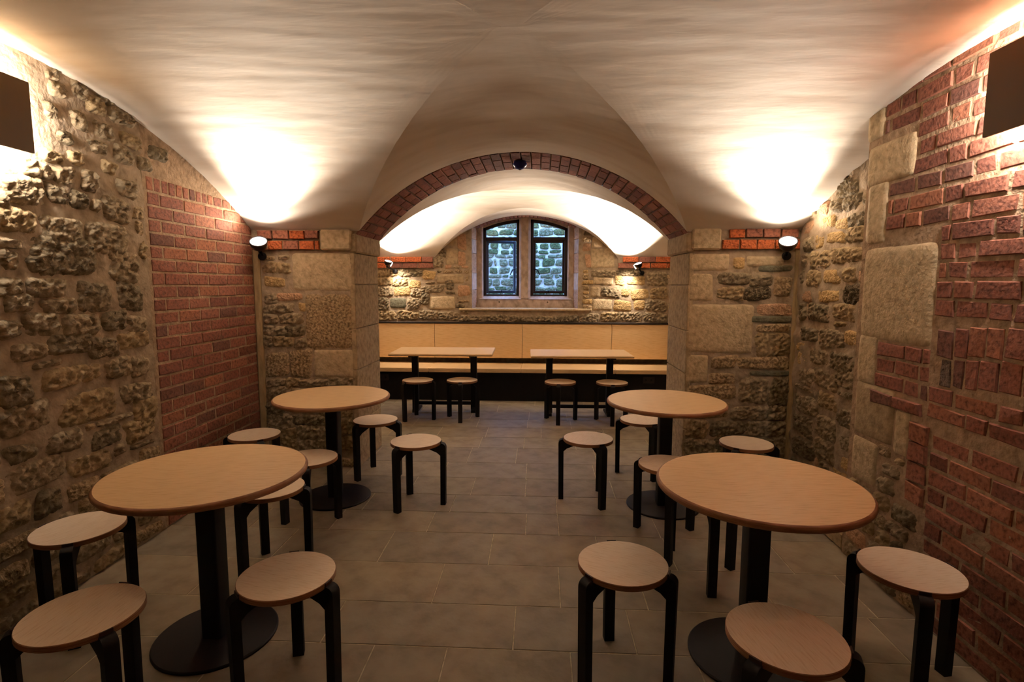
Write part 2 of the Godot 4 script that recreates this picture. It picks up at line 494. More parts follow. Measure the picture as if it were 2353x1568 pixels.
func stone_mesh(c: Array, depth: float, rough: float, round_k: float, seed_no: int) -> ArrayMesh:
	# c: four corners (Vector2) anticlockwise from low left
	var a: Vector2 = c[0]
	var b: Vector2 = c[1]
	var d: Vector2 = c[2]
	var e: Vector2 = c[3]
	var w := maxf((b - a).length(), (d - e).length())
	var h := maxf((e - a).length(), (d - b).length())
	var cell := 0.0105 if rough > 0.004 else 0.022
	var nx := clampi(int(w / cell), 6, 30)
	var ny := clampi(int(h / cell), 5, 18)
	var off := Vector3(seed_no * 3.7, seed_no * 1.3, 0)
	var pts := []
	for j in ny + 1:
		var row := []
		for i in nx + 1:
			var s := -1.0 + 2.0 * i / nx
			var t := -1.0 + 2.0 * j / ny
			if rough < 0.004:
				s = sin(s * PI / 2)
				t = sin(t * PI / 2)
			var m := maxf(absf(s), absf(t))
			var f := pow(pow(absf(s), round_k) + pow(absf(t), round_k), 1.0 / round_k)
			if f > 1e-6:
				var wob := 1.0 + rough * 5.0 * rough_noise.get_noise_3d(off.x + s * 0.05, off.y + t * 0.05, 9.0) * m
				s *= m / f * wob
				t *= m / f * wob
			var p := a.lerp(b, s * 0.5 + 0.5).lerp(e.lerp(d, s * 0.5 + 0.5), t * 0.5 + 0.5)
			var fall := 1.0 - pow(m, 7.0 if rough > 0.004 else 16.0)
			var z := depth * (fall * 1.35 - 0.35)
			z += rough * (0.9 * rough_noise.get_noise_3d(p.x + off.x, p.y + off.y, 0.0) + 1.1 * crag_noise.get_noise_3d((p.x + off.x) * 0.75, (p.y + off.y) * 1.35, 3.0)) * (0.25 + 0.75 * fall)
			row.append(Vector3(p.x, p.y, z))
		pts.append(row)
	var st := st_new()
	st.set_smooth_group(1)
	for j in ny:
		for i in nx:
			quad(st, pts[j][i], pts[j][i + 1], pts[j + 1][i + 1], pts[j + 1][i], Vector3.BACK)
	return done(st)


func stone(wall: Node3D, u0: float, u1: float, v0: float, v1: float, kind: int) -> void:
	var j := 0.006 if kind == 1 or kind == 3 else minf(0.022, (v1 - v0) * 0.16)
	var c := []
	for q in [Vector2(u0, v0), Vector2(u1, v0), Vector2(u1, v1), Vector2(u0, v1)]:
		c.append(q + Vector2(rng.randf_range(-j, j), rng.randf_range(-j, j)))
	var depth: float = [0.010, 0.010, 0.012, 0.008, 0.010, 0.010, 0.010][kind] * rng.randf_range(0.8, 1.2)
	var rough: float = [0.017, 0.0018, 0.008, 0.002, 0.006, 0.005, 0.014][kind]
	var k: float = [5.0, 14.0, 8.0, 5.0, 6.0, 6.0, 3.0][kind]
	var m: Material = [M[["rubble", "rubble_dark", "rubble_warm", "rubble"][rng.randi() % 4]], M[["ashlar", "ashlar", "ashlar_grey"][rng.randi() % 3]], M.pitted, M.slate, M.stone_yellow, M.stone_pink, M.stone_black][kind]
	obj("stone", stone_mesh(c, depth, rough, k, rng.randi() % 400), m, wall)


func brick_mesh(u0: float, u1: float, v0: float, v1: float, depth: float, rough := 1.0) -> ArrayMesh:
	var j := 0.0028 * rough
	var c := []
	for q in [Vector2(u0, v0), Vector2(u1, v0), Vector2(u1, v1), Vector2(u0, v1)]:
		c.append(q + Vector2(rng.randf_range(-j, j), rng.randf_range(-j, j)))
	var mid: Vector2 = (c[0] + c[1] + c[2] + c[3]) * 0.25
	var st := st_new()
	st.set_smooth_group(-1)
	var back := []
	var ring := []
	var face := []
	for q in c:
		var inward: Vector2 = Vector2(signf(mid.x - q.x), signf(mid.y - q.y)) * rng.randf_range(0.003, 0.005)
		back.append(Vector3(q.x, q.y, -0.012))
		ring.append(Vector3(q.x, q.y, depth - 0.005 + rng.randf_range(-0.001, 0.001)))
		face.append(Vector3(q.x + inward.x, q.y + inward.y, depth + rng.randf_range(-0.0015, 0.0015) * rough))
	for k in 4:
		var n := (k + 1) % 4
		var e: Vector3 = back[n] - back[k]
		var hint := Vector3(e.y, -e.x, 0)
		quad(st, back[k], back[n], ring[n], ring[k], hint)
		quad(st, ring[k], ring[n], face[n], face[k], hint + Vector3(0, 0, 0.02))
	quad(st, face[0], face[1], face[2], face[3], Vector3.BACK)
	return done(st)


func brick(wall: Node3D, u0: float, u1: float, v0: float, v1: float, depth := 0.014, rough := 1.0, special := "") -> void:
	var m: Material = M["brick_%d" % [0, 1, 1, 2, 0, 3, 4, 1, 0, 1, 2, 3, 1, 0][rng.randi() % 14]] if special == "" else M[special]
	obj("brick", brick_mesh(u0, u1, v0, v1, depth + rng.randf_range(-0.002, 0.003) * rough, rough), m, wall)


func hits(u0: float, u1: float, v0: float, v1: float, avoid: Array) -> bool:
	for r in avoid:
		if u0 < r[1] - 0.006 and u1 > r[0] + 0.006 and v0 < r[3] - 0.006 and v1 > r[2] + 0.006:
			return true
	return false


func brick_courses(wall: Node3D, u0: float, u1: float, v0: float, v1: float, avoid: Array, pitch := 0.0795, depth := 0.014, rough := 1.0, flemish := false, joint := 0.011) -> void:
	var rows := int(round((v1 - v0) / pitch))
	var step := (v1 - v0) / rows
	for r in rows:
		var y0 := v0 + step * r + joint * 0.5
		var y1 := v0 + step * (r + 1) - joint * 0.5
		var u := u0
		if r % 2 == 1:
			u += 0.0
		var first := true
		var n := 0
		while u < u1 - 0.03:
			var l := 0.222
			if flemish:
				l = 0.222 if (n + r) % 2 == 0 else 0.112
				if rng.randf() < 0.12:
					l = 0.17
			elif first and r % 2 == 1:
				l = 0.111
			if first and flemish and r % 2 == 1:
				l = 0.15
			var e := minf(u + l, u1)
			if u1 - e < 0.05:
				e = u1
			place_brick(wall, u + joint * 0.5, e - joint * 0.5, y0, y1, avoid, depth, rough)
			u = e
			first = false
			n += 1


func place_brick(wall: Node3D, a: float, b: float, y0: float, y1: float, avoid: Array, depth: float, rough: float) -> void:
	if not hits(a, b, y0, y1, avoid):
		brick(wall, a, b, y0, y1, depth, rough)
		return
	# cut the brick beside what it runs into
	for r in avoid:
		if a < r[1] and b > r[0] and y0 < r[3] - 0.006 and y1 > r[2] + 0.006:
			if r[0] - a > 0.035 and not hits(a, r[0] - 0.008, y0, y1, avoid):
				brick(wall, a, r[0] - 0.008, y0, y1, depth, rough)
			if b - r[1] > 0.035 and not hits(r[1] + 0.008, b, y0, y1, avoid):
				brick(wall, r[1] + 0.008, b, y0, y1, depth, rough)
			return


func rubble_fill(wall: Node3D, u0: float, u1: float, v0: float, v1: float, avoid: Array, row_lo: float, row_hi: float, w_lo: float, w_hi: float, kinds: Array) -> void:
	var v := v0
	while v < v1 - 0.04:
		var hgt := minf(rng.randf_range(row_lo, row_hi), v1 - v)
		var u := u0 + rng.randf_range(0.0, 0.04)
		while u < u1 - 0.05:
			var w := minf(rng.randf_range(w_lo, w_hi), u1 - u)
			var g := rng.randf_range(0.004, 0.012)
			var y0 := v + rng.randf_range(0.002, 0.009)
			var y1 := v + hgt - rng.randf_range(0.002, 0.009)
			var fit := trimmed([u + g, u + w - g, y0, y1], avoid)
			if fit[1] - fit[0] > 0.05 and fit[3] - fit[2] > 0.03:
				stone(wall, fit[0], fit[1], fit[2], fit[3], kinds[rng.randi() % kinds.size()])
			u += w
		v += hgt


func trimmed(r: Array, avoid: Array) -> Array:
	# cut a stone back, along whichever side loses least, from the stones already laid
	var q := r.duplicate()
	for a in avoid:
		if not hits(q[0], q[1], q[2], q[3], [a]):
			continue
		var best := -1
		var most := 0.0
		for side in 4:
			var t := q.duplicate()
			t[side] = [a[1] + 0.014, a[0] - 0.014, a[3] + 0.012, a[2] - 0.012][side]
			var left: float = maxf(0.0, t[1] - t[0]) * maxf(0.0, t[3] - t[2])
			if left > most:
				most = left
				best = side
		if best < 0:
			return [0.0, 0.0, 0.0, 0.0]
		q[best] = [a[1] + 0.014, a[0] - 0.014, a[3] + 0.012, a[2] - 0.012][best]
	return q


func listed(wall: Node3D, rows: Array, flip: bool, kind_from := -1) -> Array:
	# stones given as [u0, u1, v0, v1, kind]; flip mirrors u for walls whose x runs back to the camera
	var used := []
	for r in rows:
		var a: float = -r[1] if flip else r[0]
		var b: float = -r[0] if flip else r[1]
		var kind: int = r[4] if kind_from < 0 else kind_from
		var grow := 0.014 if kind == 0 or kind == 6 else 0.004
		stone(wall, a - grow, b + grow, r[2] - grow, r[3] + grow, kind)
		used.append([a - grow, b + grow, r[2] - grow, r[3] + grow])
	return used


func mortar_face(wall: Node3D, called: String, u0: float, u1: float, v0: float, v1: float, thick: float, amp: float, m: Material, cell := 0.05) -> void:
	# a solid slab whose face is trowelled unevenly
	var st := st_new()
	st.set_smooth_group(1)
	var nx := maxi(2, int((u1 - u0) / cell))
	var ny := maxi(2, int((v1 - v0) / cell))
	var w := wall.transform
	var at := func(i: int, j: int) -> Vector3:
		var p := Vector3(lerpf(u0, u1, float(i) / nx), lerpf(v0, v1, float(j) / ny), 0)
		var q := w * p
		p.z = amp * (slow_noise.get_noise_3dv(q * 3.0) * 0.7 + rough_noise.get_noise_3dv(q * 0.3) * 0.6 + crag_noise.get_noise_3dv(q * 0.5) * 0.35)
		return p
	for j in ny:
		for i in nx:
			quad(st, at.call(i, j), at.call(i + 1, j), at.call(i + 1, j + 1), at.call(i, j + 1), Vector3.BACK)
	st.set_smooth_group(-1)
	var back := Vector3(0, 0, -thick)
	var lo := Vector3(u0, v0, 0)
	var hi := Vector3(u1, v1, 0)
	var p10 := Vector3(u1, v0, 0)
	var p01 := Vector3(u0, v1, 0)
	quad(st, lo + back, p10 + back, hi + back, p01 + back, Vector3.FORWARD)
	for i in nx:
		quad(st, at.call(i, 0), at.call(i + 1, 0), Vector3(lerpf(u0, u1, float(i + 1) / nx), v0, -thick), Vector3(lerpf(u0, u1, float(i) / nx), v0, -thick), Vector3.DOWN)
		quad(st, at.call(i, ny), at.call(i + 1, ny), Vector3(lerpf(u0, u1, float(i + 1) / nx), v1, -thick), Vector3(lerpf(u0, u1, float(i) / nx), v1, -thick), Vector3.UP)
	for j in ny:
		quad(st, at.call(0, j), at.call(0, j + 1), Vector3(u0, lerpf(v0, v1, float(j + 1) / ny), -thick), Vector3(u0, lerpf(v0, v1, float(j) / ny), -thick), Vector3.LEFT)
		quad(st, at.call(nx, j), at.call(nx, j + 1), Vector3(u1, lerpf(v0, v1, float(j + 1) / ny), -thick), Vector3(u1, lerpf(v0, v1, float(j) / ny), -thick), Vector3.RIGHT)
	obj(called, done(st), m, wall)


# ---------------------------------------------------------------- the shell

func slab(called: String, lo: Vector3, hi: Vector3, m: Material, label: String, category: String) -> void:
	var o := obj(called, box_mesh(lo, hi), m)
	o.set_meta("kind", "structure")
	tag(o, label, category)


func make_shell() -> void:
	# what closes the cellar above and behind the camera, all outside the picture
	slab("roof", Vector3(-2.8, 2.72, -7.8), Vector3(2.5, 2.95, 3.2), M.mortar, "solid floor of the storey above, over the vaults", "roof")
	slab("wall_rear", Vector3(-2.8, 0, 2.9), Vector3(2.5, 2.72, 3.2), M.ashlar_grey, "plain stone wall behind the camera closing the passage", "wall")
	slab("wall_passage_left", Vector3(-2.8, 0, -0.1), Vector3(-1.5, 2.72, 0.5), M.ashlar_grey, "stone pier to the left behind the camera", "wall")
	slab("wall_passage_right", Vector3(1.17, 0, -0.1), Vector3(2.5, 2.72, 0.5), M.ashlar_grey, "stone pier to the right behind the camera", "wall")
	slab("wall_passage_end_left", Vector3(-2.8, 0, 0.5), Vector3(-2.4, 2.72, 2.9), M.ashlar_grey, "left side wall of the passage behind the camera", "wall")
	slab("wall_passage_end_right", Vector3(2.1, 0, 0.5), Vector3(2.5, 2.72, 2.9), M.ashlar_grey, "right side wall of the passage behind the camera", "wall")
	var poly := PackedVector2Array([Vector2(-1.52, 2.72), Vector2(-1.52, 1.88)])
	for k in 25:
		var x := lerpf(ARCH_CX - 1.32, ARCH_CX + 1.32, k / 24.0)
		poly.append(Vector2(x, arch_y(x)))
	poly.append(Vector2(1.2, 1.88))
	poly.append(Vector2(1.2, 2.72))
	var o := obj("wall_passage_head", extrude(poly, -0.1, 0.5), M.plaster)
	o.set_meta("kind", "structure")
	tag(o, "plastered arch head over the opening where the camera stands", "wall")


func arch_y(x: float) -> float:
	return ARCH_CY + sqrt(maxf(0.0, ARCH_R * ARCH_R - (x - ARCH_CX) * (x - ARCH_CX)))


func main_barrel(x: float, dz: float) -> float:
	var y := 2.56 - 3.92 + sqrt(3.92 * 3.92 - dz * dz)
	return y - (x + 2.33) / 4.3 * (0.02 + 0.06 * clampf((y - 1.95) / 0.6, 0.0, 1.0))


func vault_skin(x: float, d: float) -> float:
	return 0.0035 * slow_noise.get_noise_3d(x * 0.8, d * 4.0, 2.0) + 0.0010 * rough_noise.get_noise_3d(x * 0.25, d * 0.7, 4.0) + 0.0011 * crag_noise.get_noise_3d(x * 0.05, d * 0.34, 6.0)


func make_vaults() -> void:
	# main vault: a barrel across the room, cut by lunettes over the arch in front and over the one behind
	var c := setting("ceiling", "white plastered groin vault over the front of the cellar with two bright patches", "ceiling")
	var xs := []
	var x := -2.44
	while x < 2.09:
		xs.append(x)
		x += 0.03
	for side in [1.0, -1.0]:
		var bar := st_new()
		var lun := st_new()
		bar.set_smooth_group(1)
		lun.set_smooth_group(1)
		var cut := []
		for q in xs:
			cut.append(groin(q, func(a: float, dz: float) -> float: return main_barrel(a, dz), func(a: float, dz: float) -> float: return (arch_y(a) - 0.0119 * (2.1 - dz)) if absf(a - ARCH_CX) < 1.36 else 0.0, 2.1))
		for i in xs.size() - 1:
			for k in 64:
				var p := []
				for n in [[i, k], [i + 1, k], [i + 1, k + 1], [i, k + 1]]:
					var dz: float = cut[n[0]] * n[1] / 64.0
					var d: float = 2.2 + side * dz
					p.append(Vector3(xs[n[0]], main_barrel(xs[n[0]], dz) + vault_skin(xs[n[0]], d), -d))
				quad(bar, p[0], p[1], p[2], p[3], Vector3.DOWN)
			if cut[i] < 2.0999 or cut[i + 1] < 2.0999:
				for k in 20:
					var p := []
					for n in [[i, k], [i + 1, k], [i + 1, k + 1], [i, k + 1]]:
						var q: float = xs[n[0]]
						var dz: float = lerpf(cut[n[0]], 2.1, n[1] / 20.0)
						var d: float = 2.2 + side * dz
						var y: float = minf(arch_y(q) - 0.0119 * (2.1 - dz), 9.0)
						if cut[n[0]] >= 2.0999:
							y = main_barrel(q, 2.1)
						p.append(Vector3(q, y + vault_skin(q, d), -d))
					quad(lun, p[0], p[1], p[2], p[3], Vector3.DOWN)
		obj("barrel_vault", done(bar), M.plaster, c)
		obj("lunette", done(lun), M.plaster, c)
	# the vault of the alcove beyond the arch
	var a := setting("ceiling_alcove", "white plastered vault of the alcove beyond the brick arch", "ceiling")
	for side in [1.0, -1.0]:
		var bar := st_new()
		var lun := st_new()
		bar.set_smooth_group(1)
		lun.set_smooth_group(1)
		var lun_y := func(q: float, _dz: float) -> float:
			if side > 0.0:
				return window_arch(q) if absf(q + 0.21) < 1.29 else 0.0
			return arch_y(q) if absf(q - ARCH_CX) < 1.36 else 0.0
		var cut := []
		for q in xs:
			cut.append(groin(q, func(b: float, dz: float) -> float: return alcove_barrel(b, dz), lun_y, 1.24))
		for i in xs.size() - 1:
			for k in 24:
				var p := []
				for n in [[i, k], [i + 1, k], [i + 1, k + 1], [i, k + 1]]:
					var dz: float = cut[n[0]] * n[1] / 24.0
					var d: float = 6.16 + side * dz
					p.append(Vector3(xs[n[0]], alcove_barrel(xs[n[0]], dz) + vault_skin(xs[n[0]], d), -d))
				quad(bar, p[0], p[1], p[2], p[3], Vector3.DOWN)
			if cut[i] < 1.2399 or cut[i + 1] < 1.2399:
				for k in 14:
					var p := []
					for n in [[i, k], [i + 1, k], [i + 1, k + 1], [i, k + 1]]:
						var q: float = xs[n[0]]
						var dz: float = lerpf(cut[n[0]], 1.24, n[1] / 14.0)
						var d: float = 6.16 + side * dz
						var y: float = lun_y.call(q, dz)
						if cut[n[0]] >= 1.2399:
							y = alcove_barrel(q, 1.24)
						p.append(Vector3(q, y + vault_skin(q, d), -d))
					quad(lun, p[0], p[1], p[2], p[3], Vector3.DOWN)
		obj("barrel_vault", done(bar), M.plaster, a)
		obj("lunette", done(lun), M.plaster, a)


func alcove_barrel(x: float, dz: float) -> float:
	return 2.57 - 1.459 + sqrt(1.459 * 1.459 - dz * dz) - (x + 2.33) / 4.3 * 0.035


func window_arch(x: float) -> float:
	return 0.804 + sqrt(maxf(0.0, 1.646 * 1.646 - (x + 0.21) * (x + 0.21)))


func groin(x: float, barrel: Callable, lunette: Callable, reach: float) -> float:
	# how far from the crown line the lunette rises through the barrel
	if lunette.call(x, reach) <= barrel.call(x, reach) + 1e-4:
		return reach
	if lunette.call(x, 0.0) >= barrel.call(x, 0.0):
		return 0.0
	var lo := 0.0
	var hi := reach
	for k in 30:
		var m := (lo + hi) * 0.5
		if lunette.call(x, m) > barrel.call(x, m):
			hi = m
		else:
			lo = m
	return (lo + hi) * 0.5


# ---------------------------------------------------------------- walls

func make_left_wall() -> void:
	var w := setting("wall_left", "left wall of rough rubble stone beside a panel of red brick", "wall", Vector3(LEFT_X, 0, 0), PI / 2)
	mortar_face(w, "mortar", -0.1, 3.11, 0, 2.74, 0.4, 0.016, M.mortar, 0.045)
	mortar_face(w, "brick_mortar", 3.11, 4.34, 0, 2.74, 0.4, 0.002, M.brick_mortar, 0.1)
	mortar_face(w, "alcove_mortar", 4.34, 7.86, 0, 2.74, 0.4, 0.006, M.mortar, 0.15)
	var used := listed(w, LEFT_STONES, false)
	rubble_fill(w, 1.95, 3.10, 0.0, 1.30, used, 0.09, 0.15, 0.16, 0.36, [0, 0, 0, 2])
	rubble_fill(w, 1.95, 3.10, 1.30, 2.02, used, 0.07, 0.12, 0.10, 0.22, [0, 0, 2])
	# brick panel with a row on end along its top
	brick_courses(w, 3.135, 4.29, 0.0, 2.07, [], 0.0796, 0.0035, 0.8)
	var u := 3.14
	while u < 4.02:
		var l := 0.066 if rng.randf() < 0.75 else 0.11
		brick(w, u, u + l - 0.012, 2.078, 2.160 - (u - 3.14) * 0.03, 0.0035, 0.8)
		u += l
	# behind the camera's shoulder the wall goes on as plain mortar and a few stones
	rubble_fill(w, 0.2, 1.95, 0.0, 2.0, [], 0.12, 0.2, 0.25, 0.5, [0, 2])


func make_right_wall() -> void:
	# the part near the camera stands proud; its x runs towards the camera, so u = -d
	var w := setting("wall_right", "right wall of patched red brick with pale stone quoins, standing proud", "wall", Vector3(RIGHT_X, 0, 0), -PI / 2)
	mortar_face(w, "mortar", -3.05, 0.1, 0, 2.74, 0.5, 0.0022, M.brick_mortar, 0.03)
	var used := listed(w, RIGHT_QUOINS, true)
	# patchwork of courses above the old relieving arch
	brick_courses(w, -3.03, -1.7, 1.385, 2.52, used, 0.0795, 0.005, 1.5, true, 0.017)
	# the two rings of bricks on end, gently bowed
	for ring in 2:
		var u := -2.44 + ring * 0.03
		while u < -1.75:
			var l := rng.randf_range(0.068, 0.105)
			var t := (u + 2.46) / 0.75
			var rise := 0.055 * (1.0 - (1.0 - t) * (1.0 - t))
			var y0 := (1.212 if ring == 0 else 1.082) + rise
			brick(w, u, u + l - 0.013, y0, y0 + 0.118, 0.006, 1.5, ["", "", "", "", "brick_grey"][rng.randi() % 5])
			u += l
	brick_courses(w, -2.86, -2.47, 1.0, 1.245, used, 0.0796, 0.006, 1.5, true, 0.016)
	for q in [[-2.86, -2.70], [-2.69, -2.50]]:
		brick(w, q[0], q[1], 0.925, 0.985, 0.016, 1.8)
	brick_courses(w, -2.47, -1.72, 0.93, 1.085, used, 0.0775, 0.005, 1.6, true, 0.016)
	brick_courses(w, -2.56, -2.44, 0.52, 0.90, used, 0.09, 0.016, 1.6, true)
	# the regular courses low down
	brick_courses(w, -2.43, -0.4, 0.0, 0.875, [], 0.0795, 0.004, 1.4, false, 0.015)
	rubble_fill(w, -3.03, -2.44, 0.0, 0.92, used + [[-2.57, -2.40, 0.50, 0.92]], 0.07, 0.11, 0.09, 0.2, [0, 0, 2, 5])
	brick_courses(w, -1.72, -0.4, 0.90, 2.3, [], 0.0795, 0.014, 1.5, true)
	# the recessed part beyond it
	var r := setting("wall_right_recess", "set-back rubble wall between the proud brickwork and the right pier", "wall", Vector3(RECESS_X, 0, 0), -PI / 2)
	mortar_face(r, "alcove_mortar", -7.86, -4.3, 0, 2.74, 0.4, 0.01, M.mortar, 0.2)
	mortar_face(r, "mortar", -4.3, -3.0, 0, 2.74, 0.4, 0.022, M.mortar, 0.03)
	var own := listed(r, RECESS_STONES, true)
	rubble_fill(r, -4.28, -3.08, 0.0, 2.1, own, 0.08, 0.15, 0.14, 0.32, [0, 0, 4, 0, 0, 5])
	# its footing stone
	obj("footing", box_mesh(Vector3(-3.3, 0, -0.02), Vector3(-3.06, 0.10, 0.24), 0.012), M.ashlar_grey, r)


func make_arch_wall() -> void:
	for side in [-1, 1]:
		var left: bool = side < 0
		var inner := -1.505 if left else 1.163
		var outer := -2.34 if left else 1.995
		var w := setting("wall_arch_" + ("left" if left else "right"), ("left" if left else "right") + " stone pier carrying the brick arch, with a brick ledge under the vault", "wall", Vector3(0, 0, -ARCH_FRONT))
		var lo := minf(inner, outer)
		var hi := maxf(inner, outer)
		mortar_face(w, "mortar", lo, hi, 0, 1.96, 0.60, 0.006, M.mortar, 0.04)
		var used := listed(w, PIER_LEFT_STONES if left else PIER_RIGHT_STONES, false)
		if left:
			rubble_fill(w, -2.26, -1.52, 0.0, 1.77, used, 0.06, 0.09, 0.10, 0.24, [0, 0, 2])
		else:
			rubble_fill(w, 1.17, 1.95, 0.0, 1.77, used, 0.06, 0.10, 0.12, 0.26, [0, 0, 2, 1])
		# smooth plaster fillet in the corner
		var f0 := -2.325 if left else 1.955
		obj("corner_fillet", box_mesh(Vector3(f0, 0, -0.02), Vector3(f0 + 0.055, 1.80, 0.022), 0.008), M.fillet, w)
		# brick ledge: two courses with a raked-out joint, then the springing stone of the arch
		var b0 := -2.33 if left else 1.385
		var b1 := -1.76 if left else 1.985
		obj("ledge_core", box_mesh(Vector3(b0, 1.80, -0.02), Vector3(b1, 1.96, 0.012)), M.mortar, w)
		for row in 2:
			var u := b0 + 0.01 + row * 0.05
			while u < b1 - 0.04:
				var l := minf(0.128 + rng.randf_range(-0.006, 0.01), b1 - u)
				brick(w, u, u + l - 0.012, 1.798 if row == 0 else 1.884, 1.868 if row == 0 else 1.948, 0.034 if row == 0 else 0.042, 1.0, "brick_orange" if rng.randf() < 0.45 else "")
				u += l
		var i0 := -1.755 if left else 1.163
		var i1 := -1.505 if left else 1.38
		obj("springing_stone", box_mesh(Vector3(i0, 1.793, -0.05), Vector3(i1, 1.955, 0.045), 0.012), M.ashlar, w)
		# dressed blocks lining the passage through the arch
		var levels := [0.0, 0.37, 0.82, 1.16, 1.52, 1.775]
		for k in levels.size() - 1:
			var x0 := inner - 0.03 if left else inner - 0.012
			var x1 := inner + 0.012 if left else inner + 0.03
			obj("jamb_block", box_mesh(Vector3(x0, levels[k] + 0.003, -0.615), Vector3(x1, levels[k + 1] - 0.002, 0.006), 0.005), M.ashlar_grey, w)
		var c0 := inner - 0.03 if left else inner - 0.04
		var c1 := inner + 0.04 if left else inner + 0.03
		obj("impost", box_mesh(Vector3(c0, 1.775, -0.62), Vector3(c1, 1.925, 0.02), 0.012), M.ashlar_grey, w)
	# the arch itself: a solid ring faced underneath with bricks
	var t := setting("trim_1", "red brick soffit of the wide arch between the two vaults", "arch")
	var ring := st_new()
	ring.set_smooth_group(1)
	var n := 48
	var half := asin(1.335 / ARCH_R)
	for k in n:
		for z in [[-ARCH_FRONT + 0.0, -ARCH_BACK]]:
			var p := []
			for q in [[k, z[0]], [k + 1, z[0]], [k + 1, z[1]], [k, z[1]]]:
				var t0: float = lerpf(-half, half, float(q[0]) / n)
				p.append(Vector3(ARCH_CX + sin(t0) * (ARCH_R + 0.012), ARCH_CY + cos(t0) * (ARCH_R + 0.012), q[1]))
			quad(ring, p[0], p[1], p[2], p[3], Vector3.DOWN)
	ring.set_smooth_group(-1)
	for z in [[-ARCH_FRONT, 1.0], [-ARCH_BACK, -1.0]]:
		for k in n:
			var t0 := lerpf(-half, half, float(k) / n)
			var t1 := lerpf(-half, half, float(k + 1) / n)
			var i0 := Vector3(ARCH_CX + sin(t0) * (ARCH_R + 0.012), ARCH_CY + cos(t0) * (ARCH_R + 0.012), z[0])
			var i1 := Vector3(ARCH_CX + sin(t1) * (ARCH_R + 0.012), ARCH_CY + cos(t1) * (ARCH_R + 0.012), z[0])
			quad(ring, i0, i1, Vector3(i1.x, 2.74, z[0]), Vector3(i0.x, 2.74, z[0]), Vector3(0, 0, z[1]))
	obj("arch_core", done(ring), M.brick_mortar, t)
	# bricks laid with their ends along the arch
	var courses := 38
	for k in courses:
		var a0 := lerpf(-half + 0.012, half - 0.012, (k + 0.06) / courses)
		var a1 := lerpf(-half + 0.012, half - 0.012, (k + 0.94) / courses)
		var z := ARCH_FRONT + 0.004
		var cutting := 0.21 if k % 2 == 0 else 0.105
		while z < ARCH_BACK - 0.02:
			var e := minf(z + cutting, ARCH_BACK - 0.004)
			if ARCH_BACK - e < 0.05:
				e = ARCH_BACK - 0.004
			soffit_brick(t, ARCH_CX, ARCH_CY, ARCH_R + rng.randf_range(-0.006, 0.001), a0, a1, -z - 0.004, -e + 0.004, M["brick_%d" % [1, 2, 2, 4, 1, 0][rng.randi() % 6]])
			z = e
			cutting = 0.21


func soffit_brick(parent: Node3D, cx: float, cy: float, r: float, a0: float, a1: float, z0: float, z1: float, m: Material) -> void:
	var st := st_new()
	st.set_smooth_group(-1)
	var p := func(a: float, rr: float, z: float) -> Vector3: return Vector3(cx + sin(a) * rr, cy + cos(a) * rr, z)
	var da := 0.004 / r
	var dz := 0.004 * signf(z1 - z0)
	var am := (a0 + a1) * 0.5
	var inw := Vector3(-sin(am), -cos(am), 0)
	var along := Vector3(cos(am), -sin(am), 0)
	var f := [p.call(a0 + da, r, z0 + dz), p.call(a1 - da, r, z0 + dz), p.call(a1 - da, r, z1 - dz), p.call(a0 + da, r, z1 - dz)]
	var g := [p.call(a0, r + 0.005, z0), p.call(a1, r + 0.005, z0), p.call(a1, r + 0.005, z1), p.call(a0, r + 0.005, z1)]
	var h := [p.call(a0, r + 0.05, z0), p.call(a1, r + 0.05, z0), p.call(a1, r + 0.05, z1), p.call(a0, r + 0.05, z1)]
	quad(st, f[0], f[1], f[2], f[3], inw)
	var outs := [Vector3(0, 0, -dz), along, Vector3(0, 0, dz), -along]
	for k in 4:
		var n := (k + 1) % 4
		quad(st, f[k], f[n], g[n], g[k], inw + outs[k].normalized())
		quad(st, g[k], g[n], h[n], h[k], outs[k])
	obj("brick", done(st), m, parent)


